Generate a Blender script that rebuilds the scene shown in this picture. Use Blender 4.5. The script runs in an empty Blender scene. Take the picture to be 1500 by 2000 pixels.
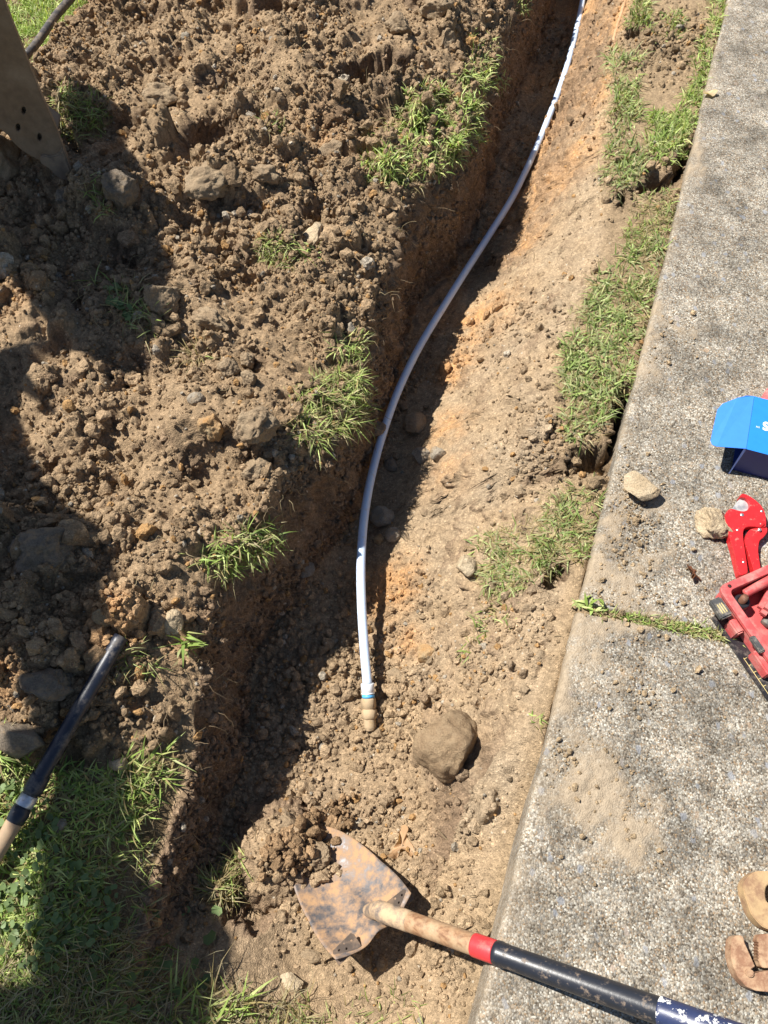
import bpy, bmesh, math, random
import numpy as np
from mathutils import Vector, Matrix
R = math.radians
rng = np.random.default_rng(7)
random.seed(7)
sc = bpy.context.scene
C = sc.collection

# ------------------------------------------------------------------ camera, sky, sun, exposure
CAM_H = 1.45; PITCH = 61.0; F = 1510.0
cam_d = bpy.data.cameras.new('camera'); cam = bpy.data.objects.new('camera', cam_d); C.objects.link(cam)
cam.location = (0, 0, CAM_H); cam.rotation_euler = (R(90 - PITCH), 0, 0)
cam_d.sensor_fit = 'VERTICAL'; cam_d.sensor_height = 24; cam_d.lens = 24 * F / 2000.0
cam_d.clip_start = 0.02; cam_d.clip_end = 500
sc.camera = cam
SUND = Vector((0.62, -0.27, -1.0)).normalized()          # direction the light travels
elev = math.asin(-SUND.z); azim = math.atan2(-SUND.x, -SUND.y)
world = bpy.data.worlds.new('World'); sc.world = world; world.use_nodes = True
wn = world.node_tree.nodes; wn.clear()
sky = wn.new('ShaderNodeTexSky'); sky.sky_type = 'NISHITA'; sky.sun_disc = False
sky.sun_elevation = elev; sky.sun_rotation = azim; sky.air_density = 1.0; sky.dust_density = 0.6
bg = wn.new('ShaderNodeBackground'); bg.inputs['Strength'].default_value = 0.05
wo = wn.new('ShaderNodeOutputWorld')
world.node_tree.links.new(sky.outputs[0], bg.inputs[0]); world.node_tree.links.new(bg.outputs[0], wo.inputs[0])
sun_d = bpy.data.lights.new('sun', 'SUN'); sun = bpy.data.objects.new('sun', sun_d); C.objects.link(sun)
sun_d.energy = 5.0; sun_d.angle = R(0.53); sun_d.color = (1.0, 0.955, 0.88)
sun.rotation_euler = SUND.to_track_quat('-Z', 'Y').to_euler()
sc.view_settings.view_transform = 'Standard'; sc.view_settings.look = 'None'
sc.view_settings.exposure = 0.87; sc.view_settings.gamma = 1.0
sc.cycles.max_bounces = 6

# ------------------------------------------------------------------ helpers
cp, sp = math.cos(R(PITCH)), math.sin(R(PITCH))
def W(px, py, z=0.0):
    """photo pixel + height -> world point"""
    u = (np.asarray(px, float) - 750) / F; v = (1000 - np.asarray(py, float)) / F
    d = (CAM_H - z) / (sp - v * cp)
    return np.stack([u * d, d * (cp + v * sp), z + 0 * d], -1)
def P2(x, y, z):
    f = y * cp + (CAM_H - z) * sp; u = y * sp - (CAM_H - z) * cp
    return 750 + F * x / f, 1000 - F * u / f

def hsh(ix, iy, iz, s):
    h = (ix * 374761393 + iy * 668265263 + iz * 2147483647 + s * 974711) & 0xffffffff
    h = ((h ^ (h >> 13)) * 1274126177) & 0xffffffff
    h = ((h ^ (h >> 16)) * 2246822519) & 0xffffffff
    return ((h ^ (h >> 15)) & 0xffffff) / float(0xffffff)
def vn(x, y, z=None, s=0):
    """value noise, -1..1"""
    x = np.asarray(x, float); y = np.asarray(y, float)
    z = np.zeros_like(x) if z is None else z
    xi = np.floor(x).astype(np.int64); yi = np.floor(y).astype(np.int64)
    fx = x - xi; fy = y - yi
    fx = fx * fx * fx * (fx * (fx * 6 - 15) + 10); fy = fy * fy * fy * (fy * (fy * 6 - 15) + 10)
    flat = not np.any(z)
    zi = np.floor(z).astype(np.int64); fz = z - zi; fz = fz * fz * (3 - 2 * fz)
    def pl(zz):
        a = hsh(xi, yi, zz, s); b = hsh(xi + 1, yi, zz, s); c = hsh(xi, yi + 1, zz, s); d = hsh(xi + 1, yi + 1, zz, s)
        return (a + (b - a) * fx) * (1 - fy) + (c + (d - c) * fx) * fy
    r = pl(zi)
    if not flat: r = r + (pl(zi + 1) - r) * fz
    return r * 2 - 1
def fbm(x, y, z=None, sc_=1.0, oct=4, s=0, gain=0.5):
    r = 0; a = 1; t = 0
    for o in range(oct):
        f = sc_ * 2.03 ** o; c, n = math.cos(o * 1.1 + s), math.sin(o * 1.1 + s)
        xx, yy = c * x - n * y, n * x + c * y
        r = r + a * vn(xx * f + 17.3 * o, yy * f - 9.1 * o, None if z is None else z * f, s + o * 31); t += a; a *= gain
    return r / t
def sstep(a, b, x):
    t = np.clip((x - a) / (b - a), 0, 1); return t * t * (3 - 2 * t)

ORG = {}
def mesh_np(name, V, Fc, mat, parent=None, col=None, smooth=True, mats=None, mi=None, origin=None, attrs=None):
    V = np.asarray(V, float); Fc = [np.asarray(f, np.int64) for f in (Fc if isinstance(Fc, list) else [Fc])]
    Fc = [f for f in Fc if len(f)]
    me = bpy.data.meshes.new(name)
    if parent is not None: org = ORG[parent.name]
    elif origin is not None: org = np.array(origin, float)
    else: org = np.array([V[:, 0].mean(), V[:, 1].mean(), V[:, 2].min()])
    me.vertices.add(len(V)); me.vertices.foreach_set('co', (V - org).astype(np.float32).ravel())
    nl = sum(f.size for f in Fc); npol = sum(len(f) for f in Fc)
    me.loops.add(nl); me.loops.foreach_set('vertex_index', np.concatenate([f.ravel() for f in Fc]).astype(np.int32))
    me.polygons.add(npol)
    tot = np.concatenate([np.full(len(f), f.shape[1], np.int32) for f in Fc])
    st = np.concatenate([[0], np.cumsum(tot)[:-1]]).astype(np.int32)
    me.polygons.foreach_set('loop_start', st); me.polygons.foreach_set('loop_total', tot)
    me.polygons.foreach_set('use_smooth', np.full(npol, smooth, bool))
    if mi is not None: me.polygons.foreach_set('material_index', np.asarray(mi, np.int32))
    if col is not None:
        a = me.color_attributes.new('Col', 'FLOAT_COLOR', 'POINT')
        cc = np.ones((len(V), 4), np.float32); cc[:, :3] = col; a.data.foreach_set('color', cc.ravel())
    if attrs:
        for k, v in attrs.items():
            a = me.attributes.new(k, 'FLOAT', 'POINT'); a.data.foreach_set('value', np.asarray(v, np.float32))
    me.update(calc_edges=True); me.validate()
    for m in (mats or [mat]): me.materials.append(m)
    o = bpy.data.objects.new(name, me); C.objects.link(o)
    if parent is not None: o.parent = parent
    else: o.location = org
    ORG[o.name] = org
    return o
def bm_obj(name, bm, mat, parent=None, smooth=False, sharp=35):
    bmesh.ops.recalc_face_normals(bm, faces=bm.faces)
    vs = [v.co for v in bm.verts]
    if parent is not None: org = Vector(ORG[parent.name])
    else: org = Vector((sum(v.x for v in vs) / len(vs), sum(v.y for v in vs) / len(vs), min(v.z for v in vs)))
    for v in bm.verts: v.co -= org
    if smooth:
        for f in bm.faces: f.smooth = True
        for e in bm.edges:
            if len(e.link_faces) == 2 and e.calc_face_angle(0) > R(sharp): e.smooth = False
    me = bpy.data.meshes.new(name); bm.to_mesh(me); bm.free(); me.materials.append(mat)
    o = bpy.data.objects.new(name, me); C.objects.link(o)
    if parent is not None: o.parent = parent
    else: o.location = org
    ORG[o.name] = np.array(org)
    return o
def thing(name, label, cat, loc, group=None):
    o = bpy.data.objects.new(name, None); C.objects.link(o); o.location = loc; o.empty_display_size = 0.05
    ORG[o.name] = np.array(loc, float); tag(o, label, cat, group); return o
def tag(o, label, cat, group=None):
    o['label'] = label; o['category'] = cat
    if group: o['group'] = group
    return o
def grid_faces(nr, nc):
    i = np.arange(nr * nc).reshape(nr, nc)
    return np.stack([i[:-1, :-1].ravel(), i[:-1, 1:].ravel(), i[1:, 1:].ravel(), i[1:, :-1].ravel()], 1)
def catmull(pts, n):
    pts = np.asarray(pts, float); P = np.vstack([2 * pts[0] - pts[1], pts, 2 * pts[-1] - pts[-2]]); out = []
    for i in range(1, len(P) - 2):
        t = np.linspace(0, 1, n, endpoint=False)[:, None]
        a, b, c, d = P[i - 1], P[i], P[i + 1], P[i + 2]
        out.append(0.5 * (2 * b + (c - a) * t + (2 * a - 5 * b + 4 * c - d) * t ** 2 + (3 * b - a - 3 * c + d) * t ** 3))
    return np.vstack(out + [pts[-1:]])
def tube_geo(path, rad, seg=12, cap=True, off=0):
    path = np.asarray(path, float); n = len(path); rad = np.broadcast_to(rad, (n,))
    T = np.gradient(path, axis=0); T /= np.linalg.norm(T, axis=1)[:, None] + 1e-12
    up = np.array([0, 0, 1.0]) if abs(T[0, 2]) < 0.9 else np.array([1.0, 0, 0])
    N = np.cross(T, up); N /= np.linalg.norm(N, axis=1)[:, None]; B = np.cross(T, N)
    a = np.linspace(0, 2 * np.pi, seg, endpoint=False)
    V = path[:, None] + rad[:, None, None] * (N[:, None] * np.cos(a)[None, :, None] + B[:, None] * np.sin(a)[None, :, None])
    i = np.arange(n * seg).reshape(n, seg); j = np.roll(i, -1, 1)
    Q = np.stack([i[:-1].ravel(), j[:-1].ravel(), j[1:].ravel(), i[1:].ravel()], 1) + off
    V = V.reshape(-1, 3); fs = [Q]
    if cap:
        V = np.vstack([V, path[0], path[-1]]); c0, c1 = n * seg + off, n * seg + 1 + off
        a0, a1 = i[0] + off, i[-1] + off
        fs.append(np.vstack([np.stack([np.full(seg, c0), np.roll(a0, -1), a0], 1), np.stack([np.full(seg, c1), a1, np.roll(a1, -1)], 1)]))
    return V, fs
def tube(name, path, rad, mat, parent=None, seg=16, cap=True, **k):
    V, fs = tube_geo(path, rad, seg, cap); return mesh_np(name, V, fs, mat, parent, **k)
def prism(name, pts, z0, z1, mat, parent=None, bevel=0.0015, M=None, holes=None, seg=2):
    """extruded outline (list of xy), optional matrix M"""
    bm = bmesh.new()
    lo = [bm.verts.new((p[0], p[1], z0)) for p in pts]; f = bm.faces.new(lo)
    r = bmesh.ops.extrude_face_region(bm, geom=[f])
    bmesh.ops.translate(bm, verts=[g for g in r['geom'] if isinstance(g, bmesh.types.BMVert)], vec=(0, 0, z1 - z0))
    bmesh.ops.recalc_face_normals(bm, faces=bm.faces)
    if bevel:
        es = [e for e in bm.edges if len(e.link_faces) == 2 and e.calc_face_angle(0) > R(25)]
        bmesh.ops.bevel(bm, geom=es, offset=bevel, segments=seg, affect='EDGES', clamp_overlap=True)
    if M is not None: bmesh.ops.transform(bm, matrix=M, verts=bm.verts)
    return bm_obj(name, bm, mat, parent, smooth=True)
def box(name, size, mat, parent=None, bevel=0.001, M=None, seg=2):
    bm = bmesh.new(); bmesh.ops.create_cube(bm, size=1)
    bmesh.ops.scale(bm, vec=size, verts=bm.verts)
    if bevel: bmesh.ops.bevel(bm, geom=list(bm.edges), offset=bevel, segments=seg, affect='EDGES', clamp_overlap=True)
    if M is not None: bmesh.ops.transform(bm, matrix=M, verts=bm.verts)
    return bm_obj(name, bm, mat, parent, smooth=True)

# ------------------------------------------------------------------ materials
def newmat(name):
    m = bpy.data.materials.new(name); m.use_nodes = True; n = m.node_tree.nodes; l = m.node_tree.links
    return m, n, l, n['Principled BSDF']
def nd(n, t, **k):
    x = n.new(t)
    for a, b in k.items():
        if hasattr(x, a): setattr(x, a, b)
        else: x.inputs[a].default_value = b
    return x
def mixc(n, l, fac, a, b, mode='MIX'):
    x = n.new('ShaderNodeMix'); x.data_type = 'RGBA'; x.blend_type = mode
    for s, v in ((0, fac), (6, a), (7, b)):
        if hasattr(v, 'links') or hasattr(v, 'is_linked'): l.new(v, x.inputs[s])
        elif s == 0: x.inputs[0].default_value = v
        else: x.inputs[s].default_value = (*v, 1)
    return x.outputs[2]
def ramp(n, l, fac, stops, interp='LINEAR'):
    x = n.new('ShaderNodeValToRGB'); x.color_ramp.interpolation = interp; e = x.color_ramp.elements
    while len(e) < len(stops): e.new(0.5)
    for q, (p, c) in zip(e, stops): q.position = p; q.color = (*(c if hasattr(c, '__len__') else (c, c, c)), 1)
    l.new(fac, x.inputs[0]); return x.outputs[0]
def coords(n, l, scale=(1, 1, 1)):
    t = n.new('ShaderNodeNewGeometry'); m = n.new('ShaderNodeMapping'); m.inputs['Scale'].default_value = scale
    l.new(t.outputs['Position'], m.inputs[0]); return m.outputs[0]
def noise(n, l, vec, scale, detail=3, rough=0.55):
    x = n.new('ShaderNodeTexNoise'); x.inputs['Scale'].default_value = scale; x.inputs['Detail'].default_value = detail
    x.inputs['Roughness'].default_value = rough; l.new(vec, x.inputs['Vector']); return x.outputs[0]
def voro(n, l, vec, scale, feature='F1'):
    x = n.new('ShaderNodeTexVoronoi'); x.feature = feature; x.inputs['Scale'].default_value = scale; l.new(vec, x.inputs['Vector']); return x
def bump(n, l, h, strength, dist, normal=None):
    b = n.new('ShaderNodeBump'); b.inputs['Strength'].default_value = strength; b.inputs['Distance'].default_value = dist
    l.new(h, b.inputs['Height'])
    if normal is not None: l.new(normal, b.inputs['Normal'])
    return b.outputs[0]

def soil_mat(name='soil'):
    m, n, l, p = newmat(name); v = coords(n, l)
    a = nd(n, 'ShaderNodeAttribute', attribute_name='Col')
    c = mixc(n, l, 1.0, a.outputs[0], ramp(n, l, noise(n, l, v, 90, 5, 0.7), [(0.25, 0.62), (0.75, 1.32)]), 'MULTIPLY')
    vo = voro(n, l, v, 330)
    sp_ = n.new('ShaderNodeSeparateColor'); l.new(vo.outputs['Color'], sp_.inputs[0])
    c = mixc(n, l, 1.0, c, ramp(n, l, sp_.outputs[0], [(0.0, 0.78), (0.6, 1.0), (0.93, 1.12), (1.0, 1.5)]), 'MULTIPLY')
    vo2 = voro(n, l, v, 95); s2 = n.new('ShaderNodeSeparateColor'); l.new(vo2.outputs['Color'], s2.inputs[0])
    fac = ramp(n, l, s2.outputs[1], [(0.965, 0.0), (0.975, 1.0)])
    f2 = ramp(n, l, vo2.outputs['Distance'], [(0.18, 1.0), (0.3, 0.0)])
    mm = n.new('ShaderNodeMath'); mm.operation = 'MULTIPLY'; l.new(fac, mm.inputs[0]); l.new(f2, mm.inputs[1])
    c = mixc(n, l, mm.outputs[0], c, (0.5, 0.43, 0.33))
    l.new(c, p.inputs['Base Color']); p.inputs['Roughness'].default_value = 0.95; p.inputs['Specular IOR Level'].default_value = 0.12
    b = bump(n, l, noise(n, l, v, 160, 6, 0.75), 0.9, 0.006)
    b = bump(n, l, vo.outputs['Distance'], 0.6, 0.0025, b)
    l.new(b, p.inputs['Normal']); return m
M_soil = soil_mat()
def stone_mat(name, c1, c2, sc_=30, dust=0.35):
    m, n, l, p = newmat(name); v = coords(n, l)
    c = mixc(n, l, ramp(n, l, noise(n, l, v, sc_, 5, 0.65), [(0.35, 0.0), (0.65, 1.0)]), c1, c2)
    c = mixc(n, l, 1.0, c, ramp(n, l, noise(n, l, v, 350, 4, 0.7), [(0.3, 0.7), (0.7, 1.25)]), 'MULTIPLY')
    df = ramp(n, l, noise(n, l, v, 55, 4, 0.6), [(0.5, 0.0), (0.62, dust)])
    c = mixc(n, l, df, c, (0.34, 0.245, 0.15))
    l.new(c, p.inputs['Base Color']); p.inputs['Roughness'].default_value = 0.88; p.inputs['Specular IOR Level'].default_value = 0.2
    l.new(bump(n, l, noise(n, l, v, 150, 6, 0.75), 1.0, 0.007), p.inputs['Normal']); return m
M_tan = stone_mat('tan_rock', (0.46, 0.35, 0.22), (0.58, 0.47, 0.32), dust=.3)
M_grey = stone_mat('grey_rock', (0.27, 0.225, 0.17), (0.40, 0.345, 0.27), dust=.6)
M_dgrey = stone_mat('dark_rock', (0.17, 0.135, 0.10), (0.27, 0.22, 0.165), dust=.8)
M_orange = stone_mat('orange_rock', (0.46, 0.26, 0.11), (0.42, 0.32, 0.19))
M_brown = stone_mat('brown_clod', (0.28, 0.20, 0.125), (0.37, 0.28, 0.18))

M_bould = stone_mat('dusty_boulder', (0.25, 0.17, 0.10), (0.35, 0.25, 0.15), 24, .8)
def leaf_mat():
    m, n, l, p = newmat('grass_blades'); a = nd(n, 'ShaderNodeAttribute', attribute_name='Col')
    l.new(a.outputs[0], p.inputs['Base Color']); p.inputs['Roughness'].default_value = 0.55; p.inputs['Specular IOR Level'].default_value = 0.35
    t = n.new('ShaderNodeBsdfTranslucent'); mx = n.new('ShaderNodeMixShader'); mx.inputs[0].default_value = 0.28
    l.new(mixc(n, l, 1.0, a.outputs[0], (1.3, 1.35, 0.6), 'MULTIPLY'), t.inputs[0])
    l.new(p.outputs[0], mx.inputs[1]); l.new(t.outputs[0], mx.inputs[2]); l.new(mx.outputs[0], n['Material Output'].inputs[0]); return m
M_leaf = leaf_mat()
def plain(name, col, rough=0.5, metal=0.0, spec=0.5, dirt=None, dsc=40, dlo=0.5, dhi=0.65, bsc=200, bstr=0.2, bd=0.001, var=0.15, sss=0.0):
    m, n, l, p = newmat(name); v = coords(n, l)
    c = mixc(n, l, 1.0, col, ramp(n, l, noise(n, l, v, 60, 4, 0.6), [(0.3, 1 - var), (0.7, 1 + var)]), 'MULTIPLY')
    if dirt is not None:
        f = ramp(n, l, noise(n, l, v, dsc, 6, 0.7), [(dlo, 0.0), (dhi, 1.0)])
        c = mixc(n, l, f, c, dirt)
        rr = n.new('ShaderNodeMapRange'); l.new(f, rr.inputs[0]); rr.inputs[3].default_value = rough; rr.inputs[4].default_value = 0.9
        l.new(rr.outputs[0], p.inputs['Roughness'])
        if metal:
            mr = n.new('ShaderNodeMapRange'); l.new(f, mr.inputs[0]); mr.inputs[3].default_value = metal; mr.inputs[4].default_value = 0
            l.new(mr.outputs[0], p.inputs['Metallic'])
    else:
        p.inputs['Roughness'].default_value = rough; p.inputs['Metallic'].default_value = metal
    l.new(c, p.inputs['Base Color']); p.inputs['Specular IOR Level'].default_value = spec
    if sss: p.inputs['Subsurface Weight'].default_value = sss; p.inputs['Subsurface Radius'].default_value = (0.01, 0.01, 0.012)
    l.new(bump(n, l, noise(n, l, v, bsc, 4, 0.6), bstr, bd), p.inputs['Normal']); return m
DUST = (0.36, 0.26, 0.16)

def concrete_mat():
    m, n, l, p = newmat('exposed_aggregate_concrete'); v = coords(n, l)
    # warped coordinates so the pebbles are not all alike
    a = nd(n, 'ShaderNodeAttribute', attribute_name='dirt')
    v1 = voro(n, l, v, 340); s1 = n.new('ShaderNodeSeparateColor'); l.new(v1.outputs['Color'], s1.inputs[0])
    c = ramp(n, l, s1.outputs[0], [(0.0, (0.09, 0.07, 0.05)), (0.18, (0.17, 0.14, 0.105)), (0.34, (0.31, 0.255, 0.19)), (0.5, (0.21, 0.20, 0.18)), (0.62, (0.40, 0.35, 0.27)), (0.78, (0.28, 0.18, 0.10)), (0.84, (0.44, 0.40, 0.33)), (1.0, (0.58, 0.54, 0.46))], 'LINEAR')
    edge = ramp(n, l, v1.outputs['Distance'], [(0.35, 1.0), (0.8, 0.66)])
    c = mixc(n, l, 1.0, c, edge, 'MULTIPLY')
    # larger stones
    wv = n.new('ShaderNodeMapping'); wv.inputs['Scale'].default_value = (1.0, 0.72, 1); wv.inputs['Rotation'].default_value = (0, 0, 0.6); l.new(v, wv.inputs[0])
    wn_ = n.new('ShaderNodeTexNoise'); wn_.inputs['Scale'].default_value = 70; l.new(v, wn_.inputs['Vector'])
    add = n.new('ShaderNodeVectorMath'); add.operation = 'MULTIPLY_ADD'; l.new(wn_.outputs['Color'], add.inputs[0]); add.inputs[1].default_value = (0.012, 0.012, 0.012); l.new(wv.outputs[0], add.inputs[2])
    v2 = voro(n, l, add.outputs[0], 62); s2 = n.new('ShaderNodeSeparateColor'); l.new(v2.outputs['Color'], s2.inputs[0])
    big = n.new('ShaderNodeMath'); big.operation = 'MULTIPLY'
    l.new(ramp(n, l, s2.outputs[1], [(0.86, 0.0), (0.88, 1.0)]), big.inputs[0]); l.new(ramp(n, l, v2.outputs['Distance'], [(0.26, 0.9), (0.40, 0.0)]), big.inputs[1])
    bc = ramp(n, l, s2.outputs[2], [(0.0, (0.20, 0.21, 0.23)), (0.45, (0.29, 0.29, 0.30)), (0.6, (0.36, 0.23, 0.12)), (0.72, (0.40, 0.37, 0.33)), (1.0, (0.60, 0.57, 0.53))])
    c = mixc(n, l, big.outputs[0], c, bc)
    # cement paste showing between, pale and dark weathering
    paste = ramp(n, l, noise(n, l, v, 26, 5, 0.7), [(0.46, 0.0), (0.68, 0.65)])
    fine = ramp(n, l, noise(n, l, v, 210, 3, 0.7), [(0.42, 0.0), (0.6, 1.0)])
    pf = n.new('ShaderNodeMath'); pf.operation = 'MULTIPLY'; l.new(paste, pf.inputs[0]); l.new(fine, pf.inputs[1])
    c = mixc(n, l, pf.outputs[0], c, (0.56, 0.51, 0.43))
    grime = ramp(n, l, noise(n, l, v, 9, 7, 0.75), [(0.38, 0.50), (0.62, 1.15)])
    c = mixc(n, l, 1.0, c, grime, 'MULTIPLY')
    c = mixc(n, l, 1.0, c, (0.93, 0.945, 0.955), 'MULTIPLY')
    dc = mixc(n, l, ramp(n, l, noise(n, l, v, 120, 4, 0.7), [(0.3, 0.0), (0.7, 1.0)]), (0.25, 0.195, 0.135), (0.38, 0.305, 0.215))
    c = mixc(n, l, a.outputs['Fac'], c, dc)
    l.new(c, p.inputs['Base Color']); p.inputs['Roughness'].default_value = 0.85; p.inputs['Specular IOR Level'].default_value = 0.25
    h = n.new('ShaderNodeMath'); h.operation = 'SUBTRACT'; h.inputs[0].default_value = 1; l.new(v1.outputs['Distance'], h.inputs[1])
    b = bump(n, l, h.outputs[0], 0.55, 0.0022); b = bump(n, l, noise(n, l, v, 260, 4, 0.7), 0.5, 0.002, b)
    l.new(b, p.inputs['Normal']); return m
M_conc = concrete_mat()

# ------------------------------------------------------------------ trench control lines
def line(pts, z):
    z = np.broadcast_to(z, (len(pts),)); w = np.array([W(p[0], p[1], zz) for p, zz in zip(pts, z)])
    w = w[np.argsort(w[:, 1])]; return w
UE = None
eA, eB = W(930, 2000, 0), W(1420, 10, 0)
UE = (eB - eA)[:2]; UE /= np.linalg.norm(UE); NT = np.array([UE[1], -UE[0]])
slope = UE[0] / UE[1]
def fx(w, Y):                       # x of a control line at Y, extended along the trench direction
    x = np.interp(Y, w[:, 1], w[:, 0])
    x = np.where(Y < w[0, 1], w[0, 0] + (Y - w[0, 1]) * slope * 0.6, x)
    return np.where(Y > w[-1, 1], w[-1, 0] + (Y - w[-1, 1]) * slope, x)
RIM = line([(120, 2050), (185, 1880), (238, 1740), (285, 1600), (350, 1440), (385, 1310), (400, 1215), (455, 1115), (548, 1000), (598, 910), (670, 830), (706, 720), (742, 600), (765, 480), (800, 400), (870, 345), (915, 280), (940, 190), (975, 90), (1005, 0)], 0.03)
FOOT = line([(330, 2050), (345, 1880), (340, 1730), (345, 1600), (382, 1500), (425, 1400), (505, 1290), (562, 1160), (622, 1040), (652, 900), (704, 790), (768, 670), (838, 540), (880, 430), (930, 310), (975, 190), (1010, 70), (1030, 0)], -0.30)
FL2 = line([(800, 1970), (830, 1800), (820, 1700), (775, 1500), (755, 1350), (750, 1200), (752, 1050), (800, 900), (850, 730), (915, 580), (1000, 430), (1060, 250), (1100, 100), (1120, 0)], -0.285)
TURF = line([(900, 2020), (985, 1750), (1045, 1500), (1095, 1300), (1120, 1150), (1105, 1000), (1100, 900), (1080, 760), (1120, 640), (1180, 520), (1188, 400), (1180, 300), (1198, 160), (1225, 30)], -0.03)
def edge_x(Y): return eA[0] + (Y - eA[1]) * slope

X0, X1, Y0, Y1, DS = -2.3, 1.75, -0.62, 3.9, 0.0032
gx = np.arange(X0, X1, DS); gy = np.arange(Y0, Y1, DS)
GX, GY = np.meshgrid(gx, gy)
print('raster', GX.shape)
def bil(A, x, y):
    u = np.clip((np.asarray(x) - X0) / DS, 0, A.shape[1] - 1.001); v = np.clip((np.asarray(y) - Y0) / DS, 0, A.shape[0] - 1.001)
    i = u.astype(int); j = v.astype(int); a = u - i; b = v - j
    return A[j, i] * (1 - a) * (1 - b) + A[j, i + 1] * a * (1 - b) + A[j + 1, i] * (1 - a) * b + A[j + 1, i + 1] * a * b
wob = 0.020 * fbm(gy, gy * 0, sc_=9, oct=3, s=3) + 0.010 * fbm(gy, gy * 0, sc_=30, oct=2, s=5)
xr = fx(RIM, gy) + wob; xf = fx(FOOT, gy) + wob * 0.5; xg = fx(FL2, gy); xt = fx(TURF, gy); xe = edge_x(gy)
xf = np.maximum(xf, xr + 0.035); xg = np.maximum(xg, xf + 0.06); xt = np.minimum(np.maximum(xt, xg + 0.1), xe - 0.015)
zfl = np.interp(gy, [-0.6, -0.28, -0.14, -0.03, 0.07, 0.25, 1.0, 2.6, 3.4, 3.9], [0.0, -0.05, -0.11, -0.18, -0.25, -0.30, -0.30, -0.33, -0.33, -0.05])
H = np.zeros_like(GX)
for j in range(len(gy)):
    a, b, c, d, e, zf = xr[j], xf[j], xg[j], xt[j], xe[j], zfl[j]
    k = zf / -0.30
    q = b - a
    H[j] = np.interp(gx, [a - 0.06, a - 0.02, a, a + 0.35 * q, a + 0.75 * q, b, b + 0.05, (b + c) / 2, c, c + 0.22 * (d - c), c + 0.5 * (d - c), c + 0.8 * (d - c), d, e - 0.005, e + 0.04],
                     [0.0, -0.004, -0.018, zf * 0.42, zf * 0.8, zf * 0.985, zf - 0.004, zf - 0.008, zf + 0.01, zf * 0.80, zf * 0.48, zf * 0.2, -0.03, -0.022, -0.10])
# light smoothing
def blur(A, r, it=2):
    for _ in range(it):
        for ax in (0, 1):
            cs = np.cumsum(np.pad(A, [(r + 1, r) if ax == 0 else (0, 0), (r + 1, r) if ax == 1 else (0, 0)], mode='edge'), axis=ax)
            n_ = 2 * r + 1
            A = (np.take(cs, range(n_, cs.shape[ax]), ax) - np.take(cs, range(0, cs.shape[ax] - n_), ax)) / n_
    return A
H = blur(H, 2, 2)
_m = (1 - sstep(0.12, 0.36, gy))[:, None] * (1 - sstep(-0.02, 0.02, GX - (xe - 0.03)[:, None]))
H = H * (1 - _m) + blur(H, 9, 2) * _m
XR = xr[:, None]; XF = xf[:, None]; XG = xg[:, None]; XT = xt[:, None]; XE = xe[:, None]
left = sstep(0.0, 0.30, XR - GX)                     # 0 at the rim, 1 well to the left
# spoil region
topl = sstep(-0.04, 0.10, (GX + 0.98) * 0.93 - (GY - 2.52) * 0.40 + 0.04 * fbm(GX, GY, sc_=8, oct=3, s=40))   # 0 on the far lawn
lowl = sstep(0.24, 0.42, GY + 0.05 * fbm(GX, GY, sc_=7, oct=3, s=41) - np.maximum(0, -GX - 0.6) * 0.15)
SPOIL = (GX < XR + 0.01) * topl * lowl
big = fbm(GX, GY, sc_=2.2, oct=3, s=11); mid = fbm(GX, GY, sc_=6.5, oct=3, s=12)
mound = left * topl * lowl
H += mound * (0.075 + 0.07 * big + 0.072 * mid + 0.03 * sstep(1.4, 2.4, GY))
H += sstep(-0.01, 0.05, XR - GX) * topl * lowl * (0.02 + 0.018 * mid)
WALL = ((GX > XR - 0.01) & (GX < XF + 0.02)).astype(float)
FLOOR = sstep(0, 0.04, GX - XF) * (1 - sstep(-0.02, 0.05, GX - XG))
SLOPE = sstep(-0.02, 0.05, GX - XG) * (1 - sstep(-0.03, 0.02, GX - XT))
STRIP = sstep(-0.03, 0.02, GX - XT)
f9 = fbm(GX, GY, sc_=9, oct=4, s=13); f20 = fbm(GX, GY, sc_=21, oct=3, s=14)
H += FLOOR * (0.010 * mid + 0.006 * f9) + SLOPE * (0.018 * mid + 0.012 * big + 0.008 * f9 + 0.003 * f20)
brk = sstep(0.02, 0.10, f9 + 0.35 * f20) + sstep(0.22, 0.28, f9 + 0.3 * f20) - sstep(-0.26, -0.20, -f9 - 0.35 * f20 - 0.5)
H += (SLOPE * 0.0032 + FLOOR * 0.003) * brk * (0.4 + sstep(-0.2, 0.3, fbm(GX, GY, sc_=3.3, oct=2, s=19)))
def pit(px, py, z, r, depth, r2=None, ang=0, sharp=2.5):
    global H
    w = W(px, py, z); dx, dy = GX - w[0], GY - w[1]; c, s = math.cos(ang), math.sin(ang)
    a = (c * dx + s * dy) / r; b = (-s * dx + c * dy) / (r2 or r)
    d = np.sqrt(a * a + b * b) + 0.22 * fbm(GX, GY, sc_=28, oct=3, s=int(px))
    H -= depth * (1 - sstep(1 - 1 / sharp, 1.0, d))
ANG = math.atan2(UE[1], UE[0])
pit(1285, 372, -0.05, 0.075, 0.13, 0.045, ANG - 1.0)
pit(1325, 330, -0.05, 0.10, 0.12, 0.03, ANG)
pit(1212, 400, -0.05, 0.06, 0.07, 0.02, ANG + 0.2)
pit(1203, 830, -0.05, 0.13, 0.13, 0.028, ANG)
pit(1165, 910, -0.05, 0.05, 0.09, 0.05, ANG)
pit(1120, 915, -0.06, 0.04, 0.035, 0.03, ANG)
pit(1085, 1125, -0.06, 0.035, 0.05, 0.02, ANG - 0.3)
pit(1060, 940, -0.08, 0.05, 0.03, 0.02, ANG - 1.2)
pit(735, 150, 0.10, 0.15, 0.15, 0.09, 0.4, 1.8)
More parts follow.
